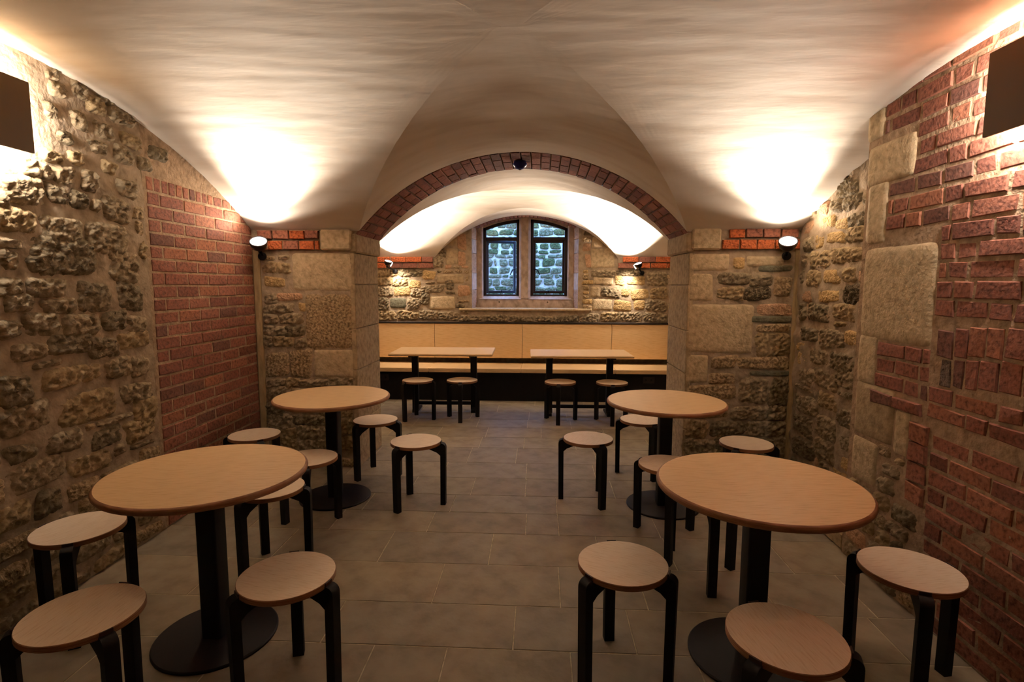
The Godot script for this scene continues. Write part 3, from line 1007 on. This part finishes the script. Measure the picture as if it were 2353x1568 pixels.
func make_back_wall() -> void:
	var w := setting("wall_back", "far rubble stone wall around the window, with brick ledges under the vault", "wall", Vector3(0, 0, -BACK_D))
	mortar_face(w, "mortar", -2.4, -0.94, 0.975, 1.93, 0.45, 0.008, M.mortar, 0.045)
	mortar_face(w, "mortar", 0.51, 2.05, 0.975, 1.93, 0.45, 0.008, M.mortar, 0.045)
	mortar_face(w, "mortar", -0.94, 0.51, 0.975, 1.17, 0.45, 0.008, M.mortar, 0.045)
	# below the backrest the wall is hollowed out behind the bench
	obj("footing", box_mesh(Vector3(-2.4, 0, -0.45), Vector3(2.05, 0.98, -0.19)), M.mortar, w)
	# the two shoulders under the window's lunette
	for s in [[-1.47, -0.94], [0.51, 1.05]]:
		var poly := PackedVector2Array([Vector2(s[0], 1.90), Vector2(s[1], 1.90)])
		for k in 13:
			var x := lerpf(s[1], s[0], k / 12.0)
			poly.append(Vector2(x, maxf(1.905, window_arch(x) + 0.02)))
		obj("shoulder", extrude(poly, -0.45, 0.002), M.mortar, w)
	var used := listed(w, BACK_STONES, false)
	rubble_fill(w, -2.32, -0.97, 0.98, 1.73, used, 0.05, 0.085, 0.10, 0.26, [0, 0, 2, 4])
	rubble_fill(w, 0.54, 1.99, 0.98, 1.73, used, 0.05, 0.085, 0.10, 0.24, [0, 4, 2, 0])
	rubble_fill(w, -1.42, -0.97, 1.73, 2.26, used + [[-1.5, -1.3, 1.98, 2.4], [-1.5, -1.15, 2.12, 2.4]], 0.06, 0.1, 0.08, 0.2, [0, 5, 2])
	rubble_fill(w, 0.54, 1.0, 1.73, 2.26, used + [[0.9, 1.1, 1.95, 2.4], [0.74, 1.1, 2.1, 2.4]], 0.06, 0.1, 0.08, 0.2, [0, 5, 2])
	for s in [[-2.33, -1.46], [1.04, 1.99]]:
		obj("ledge_core", box_mesh(Vector3(s[0], 1.74, -0.02), Vector3(s[1], 1.90, 0.02)), M.mortar, w)
		for row in 2:
			var u: float = s[0] + row * 0.06
			while u < s[1] - 0.04:
				var l := minf(0.218, s[1] - u)
				brick(w, u, u + l - 0.012, 1.745 if row == 0 else 1.825, 1.812 if row == 0 else 1.893, 0.035 if row == 0 else 0.05, 1.0, "brick_orange" if rng.randf() < 0.6 else "")
				u += l


func make_window() -> void:
	var w := setting("window_1", "two-light stone mullioned window with dark metal casements and a deep sill", "window", Vector3(0, 0, -WINDOW_D))
	var top := func(x: float) -> float: return 2.43 - 1.46 + sqrt(1.46 * 1.46 - (x + 0.222) * (x + 0.222))
	var st := st_new()
	# splayed reveals of dressed stone, one block above another
	var lev := [1.18, 1.45, 1.68, 1.95, 2.14, 2.36]
	for k in lev.size() - 1:
		for s in [-1.0, 1.0]:
			var edge := -0.945 if s < 0 else 0.515
			var deep := -0.885 if s < 0 else 0.445
			var poly := PackedVector2Array([Vector2(edge, 0.245), Vector2(deep, 0.0), Vector2(deep, -0.05), Vector2(edge + s * 0.12, -0.05), Vector2(edge + s * 0.12, 0.245)])
			var xf := Transform3D(Basis(Vector3.RIGHT, Vector3.BACK, Vector3.DOWN), Vector3.ZERO)
			obj("reveal_block", extrude(poly, -lev[k + 1] + 0.003, -lev[k] - 0.003, xf), M[["stone_pink", "window_stone"][k % 2]], w)
	# stone surround: jambs, mullion, head, sill
	obj("jamb", box_mesh(Vector3(-0.93, 1.22, -0.12), Vector3(-0.812, 2.45, 0.03), 0.015), M.window_stone, w)
	obj("jamb", box_mesh(Vector3(0.376, 1.22, -0.12), Vector3(0.50, 2.45, 0.03), 0.015), M.window_stone, w)
	obj("mullion", box_mesh(Vector3(-0.302, 1.30, -0.12), Vector3(-0.142, 2.50, 0.05), 0.03), M.window_stone, w)
	obj("sill_stone", box_mesh(Vector3(-0.93, 1.17, -0.12), Vector3(0.50, 1.315, 0.04), 0.01), M.window_stone, w)
	for s in [[-0.86, -0.272], [-0.172, 0.43]]:
		var poly := PackedVector2Array([Vector2(0.05, 1.31), Vector2(0.05, 1.318), Vector2(-0.06, 1.372), Vector2(-0.12, 1.372), Vector2(-0.12, 1.31)])
		obj("sill_slope", extrude(poly, s[0], s[1], Transform3D(Basis(Vector3.BACK, Vector3.UP, Vector3.RIGHT), Vector3.ZERO)), M.window_stone, w)
	for x in [-0.58, 0.10]:
		obj("weep_hole", lathe([Vector2(0, 0), Vector2(0.011, 0), Vector2(0.011, 0.006), Vector2(0, 0.006)], 10, Transform3D(Basis(Vector3.RIGHT, Vector3.BACK, Vector3.DOWN), Vector3(x, 1.275, 0.036))), M.stone_black, w)
	var head := PackedVector2Array([Vector2(-1.0, 2.74), Vector2(-1.0, 2.2)])
	for k in 25:
		var x := lerpf(-0.87, 0.43, k / 24.0)
		head.append(Vector2(x, top.call(x)))
	head.append(Vector2(0.56, 2.2))
	head.append(Vector2(0.56, 2.74))
	obj("head", extrude(head, -0.12, 0.0), M.window_stone, w)
	# the inner sill shelf
	obj("window_board", box_mesh(Vector3(-1.12, 1.165, -0.02), Vector3(0.70, 1.195, 0.285), 0.008), M.ashlar, w)
	# brick arch over the reveal
	var n := 26
	for k in n:
		var a0 := lerpf(-0.44, 0.44, (k + 0.07) / n)
		var a1 := lerpf(-0.44, 0.44, (k + 0.93) / n)
		soffit_brick(w, -0.21, 2.445 - 1.60, 1.60, a0, a1, 0.248, 0.004, M["brick_%d" % [0, 3, 1, 0][rng.randi() % 4]])
	# metal frames
	for light in 2:
		var x0 := -0.812 if light == 0 else -0.142
		var x1 := -0.302 if light == 0 else 0.376
		var fr := obj("frame", frame_mesh(x0, x1, top), M.frame_metal, w)
		fr.position.z = -0.06
		var y0 := 1.365
		# upper fixed pane
		var up := PackedVector2Array([Vector2(x0 + 0.03, 2.17), Vector2(x1 - 0.03, 2.17)])
		for k in 9:
			var x := lerpf(x1 - 0.03, x0 + 0.03, k / 8.0)
			up.append(Vector2(x, top.call(x) - 0.02))
		obj("pane", extrude(up, -0.002, 0.002, Transform3D(Basis.IDENTITY, Vector3(0, 0, -0.06))), M.glass, w)
		# opening casement: the left one is pushed out on its hinges
		var c := Node3D.new()
		c.name = "casement"
		w.add_child(c, true)
		c.position = Vector3(x0 + 0.035, 0, -0.07)
		if light == 0:
			c.rotation.y = deg_to_rad(19.0)
		var cw := x1 - x0 - 0.07
		var cs := st_new()
		var bar := 0.036
		box_into(cs, Vector3(0, y0 + 0.03, -0.016), Vector3(bar, 2.14, 0.016), 0.003)
		box_into(cs, Vector3(cw - bar, y0 + 0.03, -0.016), Vector3(cw, 2.14, 0.016), 0.003)
		box_into(cs, Vector3(bar, y0 + 0.03, -0.016), Vector3(cw - bar, y0 + 0.03 + bar, 0.016), 0.003)
		box_into(cs, Vector3(bar, 2.14 - bar, -0.016), Vector3(cw - bar, 2.14, 0.016), 0.003)
		obj("casement_frame", done(cs), M.casement_metal if light == 0 else M.frame_metal, c)
		obj("pane", box_mesh(Vector3(bar * 0.8, y0 + 0.05, -0.002), Vector3(cw - bar * 0.8, 2.12, 0.002)), M.glass, c)
		var hs := st_new()
		var hx := cw - 0.02 if light == 0 else 0.02
		var dir := -1.0 if light == 0 else 1.0
		tube_into(hs, Vector3(hx, 1.74, 0.012), Vector3(hx, 1.74, 0.05), 0.009)
		tube_into(hs, Vector3(hx, 1.745, 0.045), Vector3(hx + dir * 0.045, 1.725, 0.05), 0.008)
		tube_into(hs, Vector3(hx + dir * 0.045, 1.725, 0.05), Vector3(hx + dir * 0.075, 1.66, 0.05), 0.008)
		obj("handle", done(hs), M.black_metal, c)
		var sy := st_new()
		tube_into(sy, Vector3(cw * 0.5, y0 + 0.045, 0.015), Vector3(cw * 0.5, y0 + 0.075, 0.035), 0.009)
		obj("stay_peg", done(sy), M.black_metal, c)


func frame_mesh(x0: float, x1: float, top: Callable) -> ArrayMesh:
	# outer frame with an arched head and a transom
	var st := st_new()
	var b := 0.042
	var y0 := 1.352
	box_into(st, Vector3(x0, y0, -0.025), Vector3(x0 + b, top.call(x0 + b * 0.5), 0.025), 0.004)
	box_into(st, Vector3(x1 - b, y0, -0.025), Vector3(x1, top.call(x1 - b * 0.5), 0.025), 0.004)
	box_into(st, Vector3(x0 + b, y0, -0.025), Vector3(x1 - b, y0 + 0.03, 0.025), 0.004)
	box_into(st, Vector3(x0 + b, 2.135, -0.025), Vector3(x1 - b, 2.185, 0.025), 0.004)
	var poly := PackedVector2Array()
	for k in 13:
		var x := lerpf(x0, x1, k / 12.0)
		poly.append(Vector2(x, top.call(x) + 0.01))
	for k in 13:
		var x := lerpf(x1, x0, k / 12.0)
		poly.append(Vector2(x, top.call(x) - 0.042))
	extrude_into(st, poly, -0.025, 0.025)
	return done(st)


func make_outside() -> void:
	# the light well beyond the window and the rubble wall on its far side
	var w := setting("wall_outside", "mossy rubble stone wall across the light well, seen through the window", "wall", Vector3(0, 0, -9.6))
	mortar_face(w, "mortar", -3.2, 2.4, 0.4, 2.95, 0.3, 0.02, M.outside_mortar, 0.12)
	var v := 1.0
	while v < 2.84:
		var hgt := rng.randf_range(0.07, 0.15)
		var u := -1.5 + rng.randf_range(0.0, 0.1)
		while u < 0.95:
			var l := rng.randf_range(0.08, 0.27)
			var j := 0.028
			var c := []
			for q in [Vector2(u + 0.006, v + 0.005), Vector2(u + l - 0.006, v + 0.005), Vector2(u + l - 0.006, v + hgt - 0.005), Vector2(u + 0.006, v + hgt - 0.005)]:
				c.append(q + Vector2(rng.randf_range(-j, j), rng.randf_range(-j, j) * 0.6))
			obj("stone", stone_mesh(c, 0.035, 0.018, 4.2, rng.randi() % 300), M.outside_stone_green if rng.randf() < 0.4 else M.outside_stone, w)
			u += l
		v += hgt
	slab("ground_outside", Vector3(-3.2, 0.2, -9.6), Vector3(2.4, 0.4, -7.86), M.outside_stone, "stone floor of the light well below the window", "ground")


# ---------------------------------------------------------------- floor

func make_floor() -> void:
	var f := setting("floor", "floor of buff stone flags with pale joints", "floor")
	obj("bed", box_mesh(Vector3(-2.75, -0.2, -7.7), Vector3(2.4, -0.0025, 3.0)), M.grout, f)
	var lines := [-0.6, -0.2, 0.2, 0.55, 0.86, 1.17, 1.48, 1.79, 2.11, 2.42, 2.79, 3.16, 3.46, 3.76, 4.11, 4.475, 4.90, 5.25, 5.62, 5.97, 6.34, 6.70, 7.05]
	var seen := {7: [-1.3, -0.69, -0.10, 0.41, 1.0], 8: [-1.55, -0.93, -0.105, 0.412, 1.03], 9: [-1.13, -0.512, 0.107, 0.52, 1.13], 10: [-1.5, -0.891, -0.275, 0.345, 0.748, 1.36], 11: [-1.31, -0.695, -0.08, 0.125, 0.74, 1.35], 12: [-1.2, -0.60, 0.122, 0.73], 13: [-0.96, -0.50, -0.10, 0.55, 1.1], 14: [-0.78, -0.104, 0.45], 15: [-0.625, -0.203, 0.5]}
	seen[7] = [-1.31, -0.692, -0.381, 0.135, 0.645, 1.25]
	for k in lines.size() - 1:
		var d0: float = lines[k]
		var d1: float = lines[k + 1]
		var joints := [-2.33]
		if seen.has(k):
			joints += seen[k]
		else:
			var x := -2.33 + rng.randf_range(0.25, 0.6)
			while x < 1.75:
				joints.append(x)
				x += rng.randf_range(0.4, 0.72)
		joints.append(2.0)
		# extra cuts where the known joints leave a long run
		var full := [joints[0]]
		for q in range(1, joints.size()):
			if joints[q] - full[-1] > 0.85:
				full.append((joints[q] + full[-1]) * 0.5)
			full.append(joints[q])
		for q in full.size() - 1:
			var g := 0.0028
			var lift := rng.randf_range(-0.0006, 0.0)
			obj("flagstone", box_mesh(Vector3(full[q] + g, -0.03, -d1 + g), Vector3(full[q + 1] - g, lift, -d0 - g), 0.0015), M["flag_%d" % (rng.randi() % 4)], f)


# ---------------------------------------------------------------- furniture

func make_bench() -> void:
	var b := thing("bench", "long built-in wooden bench with a tall plywood back, under the window", "bench", Vector3(0, 0, -7.345))
	var cuts := [-2.32, -1.457, -0.247, 0.971, 1.97]
	for k in cuts.size() - 1:
		obj("seat_board", box_mesh(Vector3(cuts[k] + 0.001, 0.378, -0.10), Vector3(cuts[k + 1] - 0.001, 0.435, 0.445), 0.006), M.bench_wood, b)
		obj("back_panel", box_mesh(Vector3(cuts[k] + 0.002, 0.512, -0.035), Vector3(cuts[k + 1] - 0.002, 0.985, 0.0), 0.004), M.bench_wood, b)
		obj("batten", box_mesh(Vector3(cuts[k] + 0.02, 0.90, -0.053), Vector3(cuts[k + 1] - 0.02, 0.984, -0.035)), M.bench_wood, b)
	obj("top_rail", box_mesh(Vector3(-2.32, 0.986, -0.05), Vector3(1.97, 1.008, 0.008), 0.003), M.dark_trim, b)
	obj("base", box_mesh(Vector3(-2.32, 0, -0.03), Vector3(1.97, 0.377, 0.40)), M.black_paint, b)
	for x in [-2.07, 1.40]:
		var s := obj("power_socket", box_mesh(Vector3(x - 0.073, 0.255, 0.40), Vector3(x + 0.073, 0.34, 0.409), 0.004), M.socket_plate, b)
		for q in [-0.035, 0.035]:
			obj("outlet", box_mesh(Vector3(x + q - 0.012, 0.285, 0.409), Vector3(x + q + 0.012, 0.31, 0.411)), M.black_paint, s)


func bevelled_top(r: float, y0: float, y1: float, seg: int) -> Array:
	# a round board in two parts: its veneered face and its layered edge
	var e := 0.011
	var face := [Vector2(r - e, y1), Vector2(0, y1)]
	var side := [Vector2(0, y0), Vector2(r - e, y0)]
	for k in 7:
		var a := -PI / 2 + PI * k / 6.0
		side.append(Vector2(r - e + e * cos(a), (y0 + y1) * 0.5 + (y1 - y0) * 0.5 * sin(a)))
	return [lathe(face, seg), lathe(side, seg)]


func make_tables() -> void:
	var parts := bevelled_top(0.397, 0.712, 0.74, 72)
	var post := rounded_post(0.043, 0.022, 0.695)
	var base := lathe([Vector2(0, 0), Vector2(0.246, 0), Vector2(0.246, 0.007), Vector2(0.241, 0.011), Vector2(0, 0.012)], 64)
	var spider := st_new()
	box_into(spider, Vector3(-0.21, 0.695, -0.03), Vector3(0.21, 0.712, 0.03), 0.003)
	box_into(spider, Vector3(-0.03, 0.696, -0.21), Vector3(0.03, 0.711, 0.21), 0.003)
	var spider_mesh := done(spider)
	var spots := [
		[-1.396, 2.131, 0.25, "round wooden pedestal table nearest the left rubble wall and the camera"],
		[-1.460, 3.666, 0.12, "round wooden pedestal table in front of the left stone pier"],
		[0.858, 3.656, -0.05, "round wooden pedestal table in front of the right stone pier"],
		[0.877, 2.128, 0.10, "round wooden pedestal table at the front beside the brick wall"],
	]
	for s in spots:
		var t := thing("round_table", s[3], "table", Vector3(s[0], 0, -s[1]), s[2], "round pedestal tables")
		var top := obj("tabletop", parts[0], M.table_wood, t)
		obj("edge_band", parts[1], M.ply_edge, top)
		var p := obj("post", post, M.black_metal, t)
		p.rotation.y = -s[2]
		obj("base_plate", base, M.base_metal, t)
		obj("bracket", spider_mesh, M.black_metal, t)
	# the two oblong tables by the bench
	var long := [
		[-1.137, 6.31, 1.185, 0.66, "oblong wooden table on black trestle legs, by the left half of the bench"],
		[0.459, 6.22, 1.140, 0.62, "oblong wooden table on black trestle legs, by the right half of the bench"],
	]
	for s in long:
		var t := thing("oblong_table", s[4], "table", Vector3(s[0], 0, -s[1]), 0.03, "oblong tables at the bench")
		var hw: float = s[2] * 0.5
		var hd: float = s[3] * 0.5
		obj("tabletop", box_mesh(Vector3(-hw, 0.712, -hd), Vector3(hw, 0.74, hd), 0.008), M.bench_wood, t)
		for q in [-0.35, 0.35]:
			obj("leg", box_mesh(Vector3(q - 0.037, 0.03, -0.03), Vector3(q + 0.037, 0.700, 0.03), 0.003), M.black_metal, t)
			var foot := PackedVector2Array([Vector2(-0.25, 0), Vector2(0.07, 0), Vector2(0.07, 0.03), Vector2(0.04, 0.06), Vector2(-0.06, 0.06), Vector2(-0.25, 0.022)])
			obj("foot", extrude(foot, q - 0.03, q + 0.03, Transform3D(Basis(Vector3.BACK, Vector3.UP, Vector3.RIGHT), Vector3.ZERO)), M.black_metal, t)
			obj("top_bearer", box_mesh(Vector3(q - 0.03, 0.690, -0.25), Vector3(q + 0.03, 0.712, 0.25), 0.003), M.black_metal, t)
		obj("stretcher", box_mesh(Vector3(-0.32, 0.085, -0.012), Vector3(0.32, 0.125, 0.012), 0.003), M.black_metal, t)


func rounded_post(h: float, y0: float, y1: float) -> ArrayMesh:
	var poly := PackedVector2Array()
	var r := 0.010
	for q in 4:
		var cx: float = [1, -1, -1, 1][q] * (h - r)
		var cy: float = [1, 1, -1, -1][q] * (h - r)
		for k in 5:
			var a := PI / 2 * q + PI / 2 * k / 4.0
			poly.append(Vector2(cx + r * cos(a), cy + r * sin(a)))
	return extrude(poly, -y1, -y0 + 0.012, Transform3D(Basis(Vector3.RIGHT, Vector3.BACK, Vector3.DOWN), Vector3.ZERO))


func make_stools() -> void:
	var seat := [lathe([Vector2(0.1715, 0.45), Vector2(0, 0.45)], 56), lathe([Vector2(0, 0.428), Vector2(0.1715, 0.428), Vector2(0.1735, 0.430), Vector2(0.1735, 0.448), Vector2(0.1715, 0.45)], 56)]
	# a leg bends at the top into an arm that tapers in under the seat
	var prof := PackedVector2Array([Vector2(0.170, 0), Vector2(0.204, 0), Vector2(0.2085, 0.395)])
	for k in 7:
		var a := PI / 2 * k / 6.0
		prof.append(Vector2(0.1785 + 0.030 * cos(a), 0.408 + 0.030 * sin(a)))
	for q in [Vector2(0.1750, 0.438), Vector2(0.1750, 0.427), Vector2(0.035, 0.427), Vector2(0.035, 0.412), Vector2(0.085, 0.400), Vector2(0.150, 0.372), Vector2(0.172, 0.352)]:
		prof.append(q)
	var leg := extrude(prof, -0.0215, 0.0215)
	var cs := st_new()
	box_into(cs, Vector3(0.150, 0.421, -0.019), Vector3(0.178, 0.4275, 0.019), 0.001)
	box_into(cs, Vector3(0.1738, 0.4275, -0.019), Vector3(0.1790, 0.4515, 0.019), 0.001)
	var clip := done(cs)
	var hub := lathe([Vector2(0, 0.408), Vector2(0.05, 0.408), Vector2(0.055, 0.413), Vector2(0.055, 0.428), Vector2(0, 0.428)], 24)
	var proto := Node3D.new()
	proto.name = "stool"
	var s0 := obj("seat", seat[0], M.seat_wood, proto)
	obj("seat_edge", seat[1], M.ply_edge, s0)
	obj("hub", hub, M.black_metal, proto)
	for k in 3:
		var l := obj("leg", leg, M.black_stain, proto)
		l.rotation.y = TAU / 3.0 * k
		var c := obj("clip", clip, M.clip, l)
	# x, distance, angle of the first leg (anticlockwise seen from above), label
	var near := "stools around the round tables"
	var far := "stools at the oblong tables"
	var list := [
		[-1.495, 1.593, 90.0, "round wooden stool with black legs in the bottom left corner, nearest the camera", near],
		[-2.037, 2.188, 59.0, "round wooden stool between the front left table and the rubble wall", near],
		[-0.934, 1.858, -13.0, "round wooden stool on the open aisle in front of the front left table", near],
		[-1.430, 2.700, 10.0, "round wooden stool tucked behind the front left table, half hidden by its top", near],
		[-2.044, 3.678, 70.0, "round wooden stool against the left brick panel, seen over the front left table", near],
		[-1.435, 3.190, 49.0, "round wooden stool in front of the back left table's black post", near],
		[-1.307, 4.149, -4.0, "round wooden stool at the foot of the left pier, behind the back left table", near],
		[-0.851, 3.591, -1.0, "round wooden stool on the aisle beside the back left table", near],
		[-1.376, 5.943, -10.0, "small round stool at the left oblong table, leftmost of the row of four", far],
		[-0.877, 5.978, 31.0, "small round stool at the right end of the left oblong table", far],
		[0.228, 5.939, 22.0, "small round stool at the left end of the right oblong table", far],
		[0.799, 5.935, 26.0, "small round stool at the right oblong table, rightmost of the row of four", far],
		[0.344, 3.728, 57.0, "round wooden stool on the aisle beside the back right table", near],
		[0.823, 4.286, 52.0, "round wooden stool behind the back right table's post, beside the right pier", near],
		[1.414, 3.674, -10.0, "round wooden stool by the right pier's foot, seen over the front right table", near],
		[0.776, 3.203, 26.0, "round wooden stool between the two right tables, its seat cut by the front tabletop", near],
		[0.328, 2.018, -23.0, "round wooden stool on the aisle beside the front right table", near],
		[0.764, 1.602, 100.0, "round wooden stool at the bottom edge, in front of the front right table", near],
		[1.418, 2.033, 11.0, "round wooden stool between the front right table and the brick wall", near],
		[0.864, 2.741, 26.0, "stool pushed under the front right table, only its black legs showing", near],
	]
	for k in list.size():
		var q: Array = list[k]
		var t: Node3D = proto if k == 0 else proto.duplicate()
		t.name = numbered("stool")
		add_child(t)
		t.position = Vector3(q[0], 0, -q[1])
		t.rotation.y = deg_to_rad(q[2])
		tag(t, q[3], "stool", q[4])


# ---------------------------------------------------------------- lamps

func spotlight(at: Vector3, aim: Vector3, beam: Vector3, foot: Vector3, power: Array, size: float, label: String) -> void:
	# an uplighter: a round bowl on a bent arm, its lens glowing
	var t := thing("spotlight", label, "lamp", at, 0.0, "uplighters under the vaults")
	var y := aim.normalized()
	var x := y.cross(Vector3.BACK).normalized()
	var xf := Transform3D(Basis(x, y, x.cross(y)), Vector3.ZERO)
	var r := size
	obj("bowl", lathe([Vector2(0, -r * 1.25), Vector2(r * 0.45, -r * 1.15), Vector2(r * 0.8, -r * 0.8), Vector2(r * 0.98, -r * 0.3), Vector2(r, 0.0), Vector2(r * 0.92, 0.004), Vector2(r * 0.90, -0.004)], 28, xf), M.lamp_body, t)
	obj("lens", lathe([Vector2(r * 0.90, -0.004), Vector2(0, 0.002)], 28, xf), M.lamp_glow, t)
	var st := st_new()
	var side := foot - at
	tube_into(st, xf * Vector3(0, -r * 1.15, 0), xf * Vector3(0, -r * 1.55, 0), 0.014)
	tube_into(st, xf * Vector3(0, -r * 1.5, 0), side * 0.98, 0.011)
	obj("arm", done(st), M.black_metal, t)
	obj("wall_plate", lathe([Vector2(0, 0), Vector2(0.032, 0), Vector2(0.032, 0.018), Vector2(0.026, 0.022), Vector2(0, 0.022)], 18, Transform3D(Basis(Vector3.RIGHT, Vector3.BACK, Vector3.DOWN), side)), M.black_metal, t)
	# the reflector throws a narrow beam inside a wider spill
	for k in power.size():
		var l := SpotLight3D.new()
		l.name = ["lamp_beam", "lamp_spill", "lamp_slot_light"][k]
		l.light_color = LAMP_COLOR
		l.light_energy = power[k]
		l.light_size = r * 0.6
		l.spot_range = 12.0
		l.spot_attenuation = 2.0
		l.spot_angle = [29.0, 62.0, 50.0][k] if power.size() < 3 else [38.0, 62.0, 50.0][k]
		l.spot_angle_attenuation = [1.0, 0.45, 1.0][k]
		l.shadow_enabled = true
		t.add_child(l)
		l.position = y * 0.02
		l.basis = Basis.looking_at((beam if k == 0 else y).normalized(), Vector3.BACK)
		if k == 2:
			# a slot in the side of the small lamps lets light down onto the stone
			var sx := signf(aim.x)
			var out := xf.basis.x * (-r * 1.06) * (1.0 if (xf.basis.x.x * sx) < 0.0 else -1.0)
			var sl := st_new()
			tube_into(sl, out + y * (-r * 0.05), out * 0.75 + y * (-r * 1.1), 0.007)
			obj("slot", done(sl), M.lamp_glow, t)
			l.position = out * 1.25 + y * (-r * 0.6)
			l.basis = Basis.looking_at(Vector3(0.25 * sx, -0.9, -0.22).normalized(), Vector3.BACK)


func make_lamps() -> void:
	spotlight(Vector3(-2.20, 1.855, -4.15), Vector3(0.22, 0.74, 0.62), Vector3(0.47, 0.58, 0.66), Vector3(-2.24, 1.745, -4.285), [BEAM_MAIN, SPILL_MAIN], 0.067, "glowing round uplighter in the corner above the left brick panel")
	spotlight(Vector3(1.83, 1.848, -4.15), Vector3(-0.22, 0.74, 0.62), Vector3(-0.45, 0.57, 0.67), Vector3(1.88, 1.745, -4.285), [BEAM_MAIN, SPILL_MAIN], 0.067, "glowing round uplighter in the corner by the right rubble recess")
	spotlight(Vector3(-2.05, 1.832, -7.24), Vector3(0.30, 0.90, 0.28), Vector3(0.55, 0.62, 0.50), Vector3(-2.00, 1.70, -7.39), [BEAM_ALCOVE, SPILL_ALCOVE, SLOT_ALCOVE], 0.055, "small glowing uplighter on the far wall left of the window")
	spotlight(Vector3(1.28, 1.80, -7.24), Vector3(-0.30, 0.90, 0.28), Vector3(-0.55, 0.62, 0.50), Vector3(1.36, 1.68, -7.39), [BEAM_ALCOVE, SPILL_ALCOVE, SLOT_ALCOVE], 0.055, "small glowing uplighter on the far wall right of the window")
	# square plates on the side walls, lit from behind
	for s in [-1.0, 1.0]:
		var left: bool = s < 0
		var at := Vector3(LEFT_X + 0.10, 2.243, -2.18) if left else Vector3(RIGHT_X - 0.10, 2.220, -2.01)
		var t := thing("wall_lamp", "square bronze plate lamp glowing round its edges on the " + ("left rubble wall" if left else "right brick wall"), "lamp", at, 0.0, "square wall lamps")
		obj("cover_plate", box_mesh(Vector3(-0.006, -0.15, -0.15), Vector3(0.006, 0.15, 0.15), 0.002), M.bronze, t)
		var inx := -1.0 if left else 1.0
		obj("diffuser", box_mesh(Vector3(minf(0.007 * inx, 0.02 * inx), -0.12, -0.12), Vector3(maxf(0.007 * inx, 0.02 * inx), 0.12, 0.12), 0.004), M.panel_glow, t)
		obj("mount", box_mesh(Vector3(minf(0.02 * inx, 0.105 * inx), -0.012, -0.012), Vector3(maxf(0.02 * inx, 0.105 * inx), 0.012, 0.012)), M.bronze, t)
		var l := AreaLight3D.new()
		l.name = "lamp_light"
		l.light_color = PANEL_COLOR
		l.light_energy = PANEL_GLOW
		l.area_size = Vector2(0.24, 0.24)
		l.area_range = 10.0
		l.area_attenuation = 2.0
		l.shadow_enabled = true
		t.add_child(l)
		l.position = Vector3(0.023 * inx, 0, 0)
		l.basis = Basis.looking_at(Vector3(inx, 0, 0), Vector3.UP)
		var rim := OmniLight3D.new()
		rim.name = "lamp_rim_light"
		rim.light_color = PANEL_COLOR
		rim.light_energy = PANEL_RIM
		rim.light_size = 0.02
		rim.omni_range = 10.0
		rim.omni_attenuation = 2.0
		rim.shadow_enabled = true
		t.add_child(rim)
		rim.position = Vector3(0.04 * inx, 0, 0)


func make_small_things() -> void:
	# a blue sounder fixed under the crown of the arch
	var t := thing("alarm_sounder", "small dark blue alarm sounder fixed under the crown of the brick arch", "alarm", Vector3(-0.178, 2.540, -4.60))
	obj("base", lathe([Vector2(0, 0.0), Vector2(0.050, 0.0), Vector2(0.052, -0.02), Vector2(0.0, -0.021)], 28), M.sounder_blue, t)
	obj("dome", lathe([Vector2(0, -0.02), Vector2(0.060, -0.02), Vector2(0.058, -0.032), Vector2(0.036, -0.058), Vector2(0.016, -0.064), Vector2(0, -0.065)], 28), M.sounder_blue, t)
	obj("lens", lathe([Vector2(0, -0.062), Vector2(0.013, -0.063), Vector2(0.010, -0.071), Vector2(0, -0.073)], 16), M.white_plastic, t)
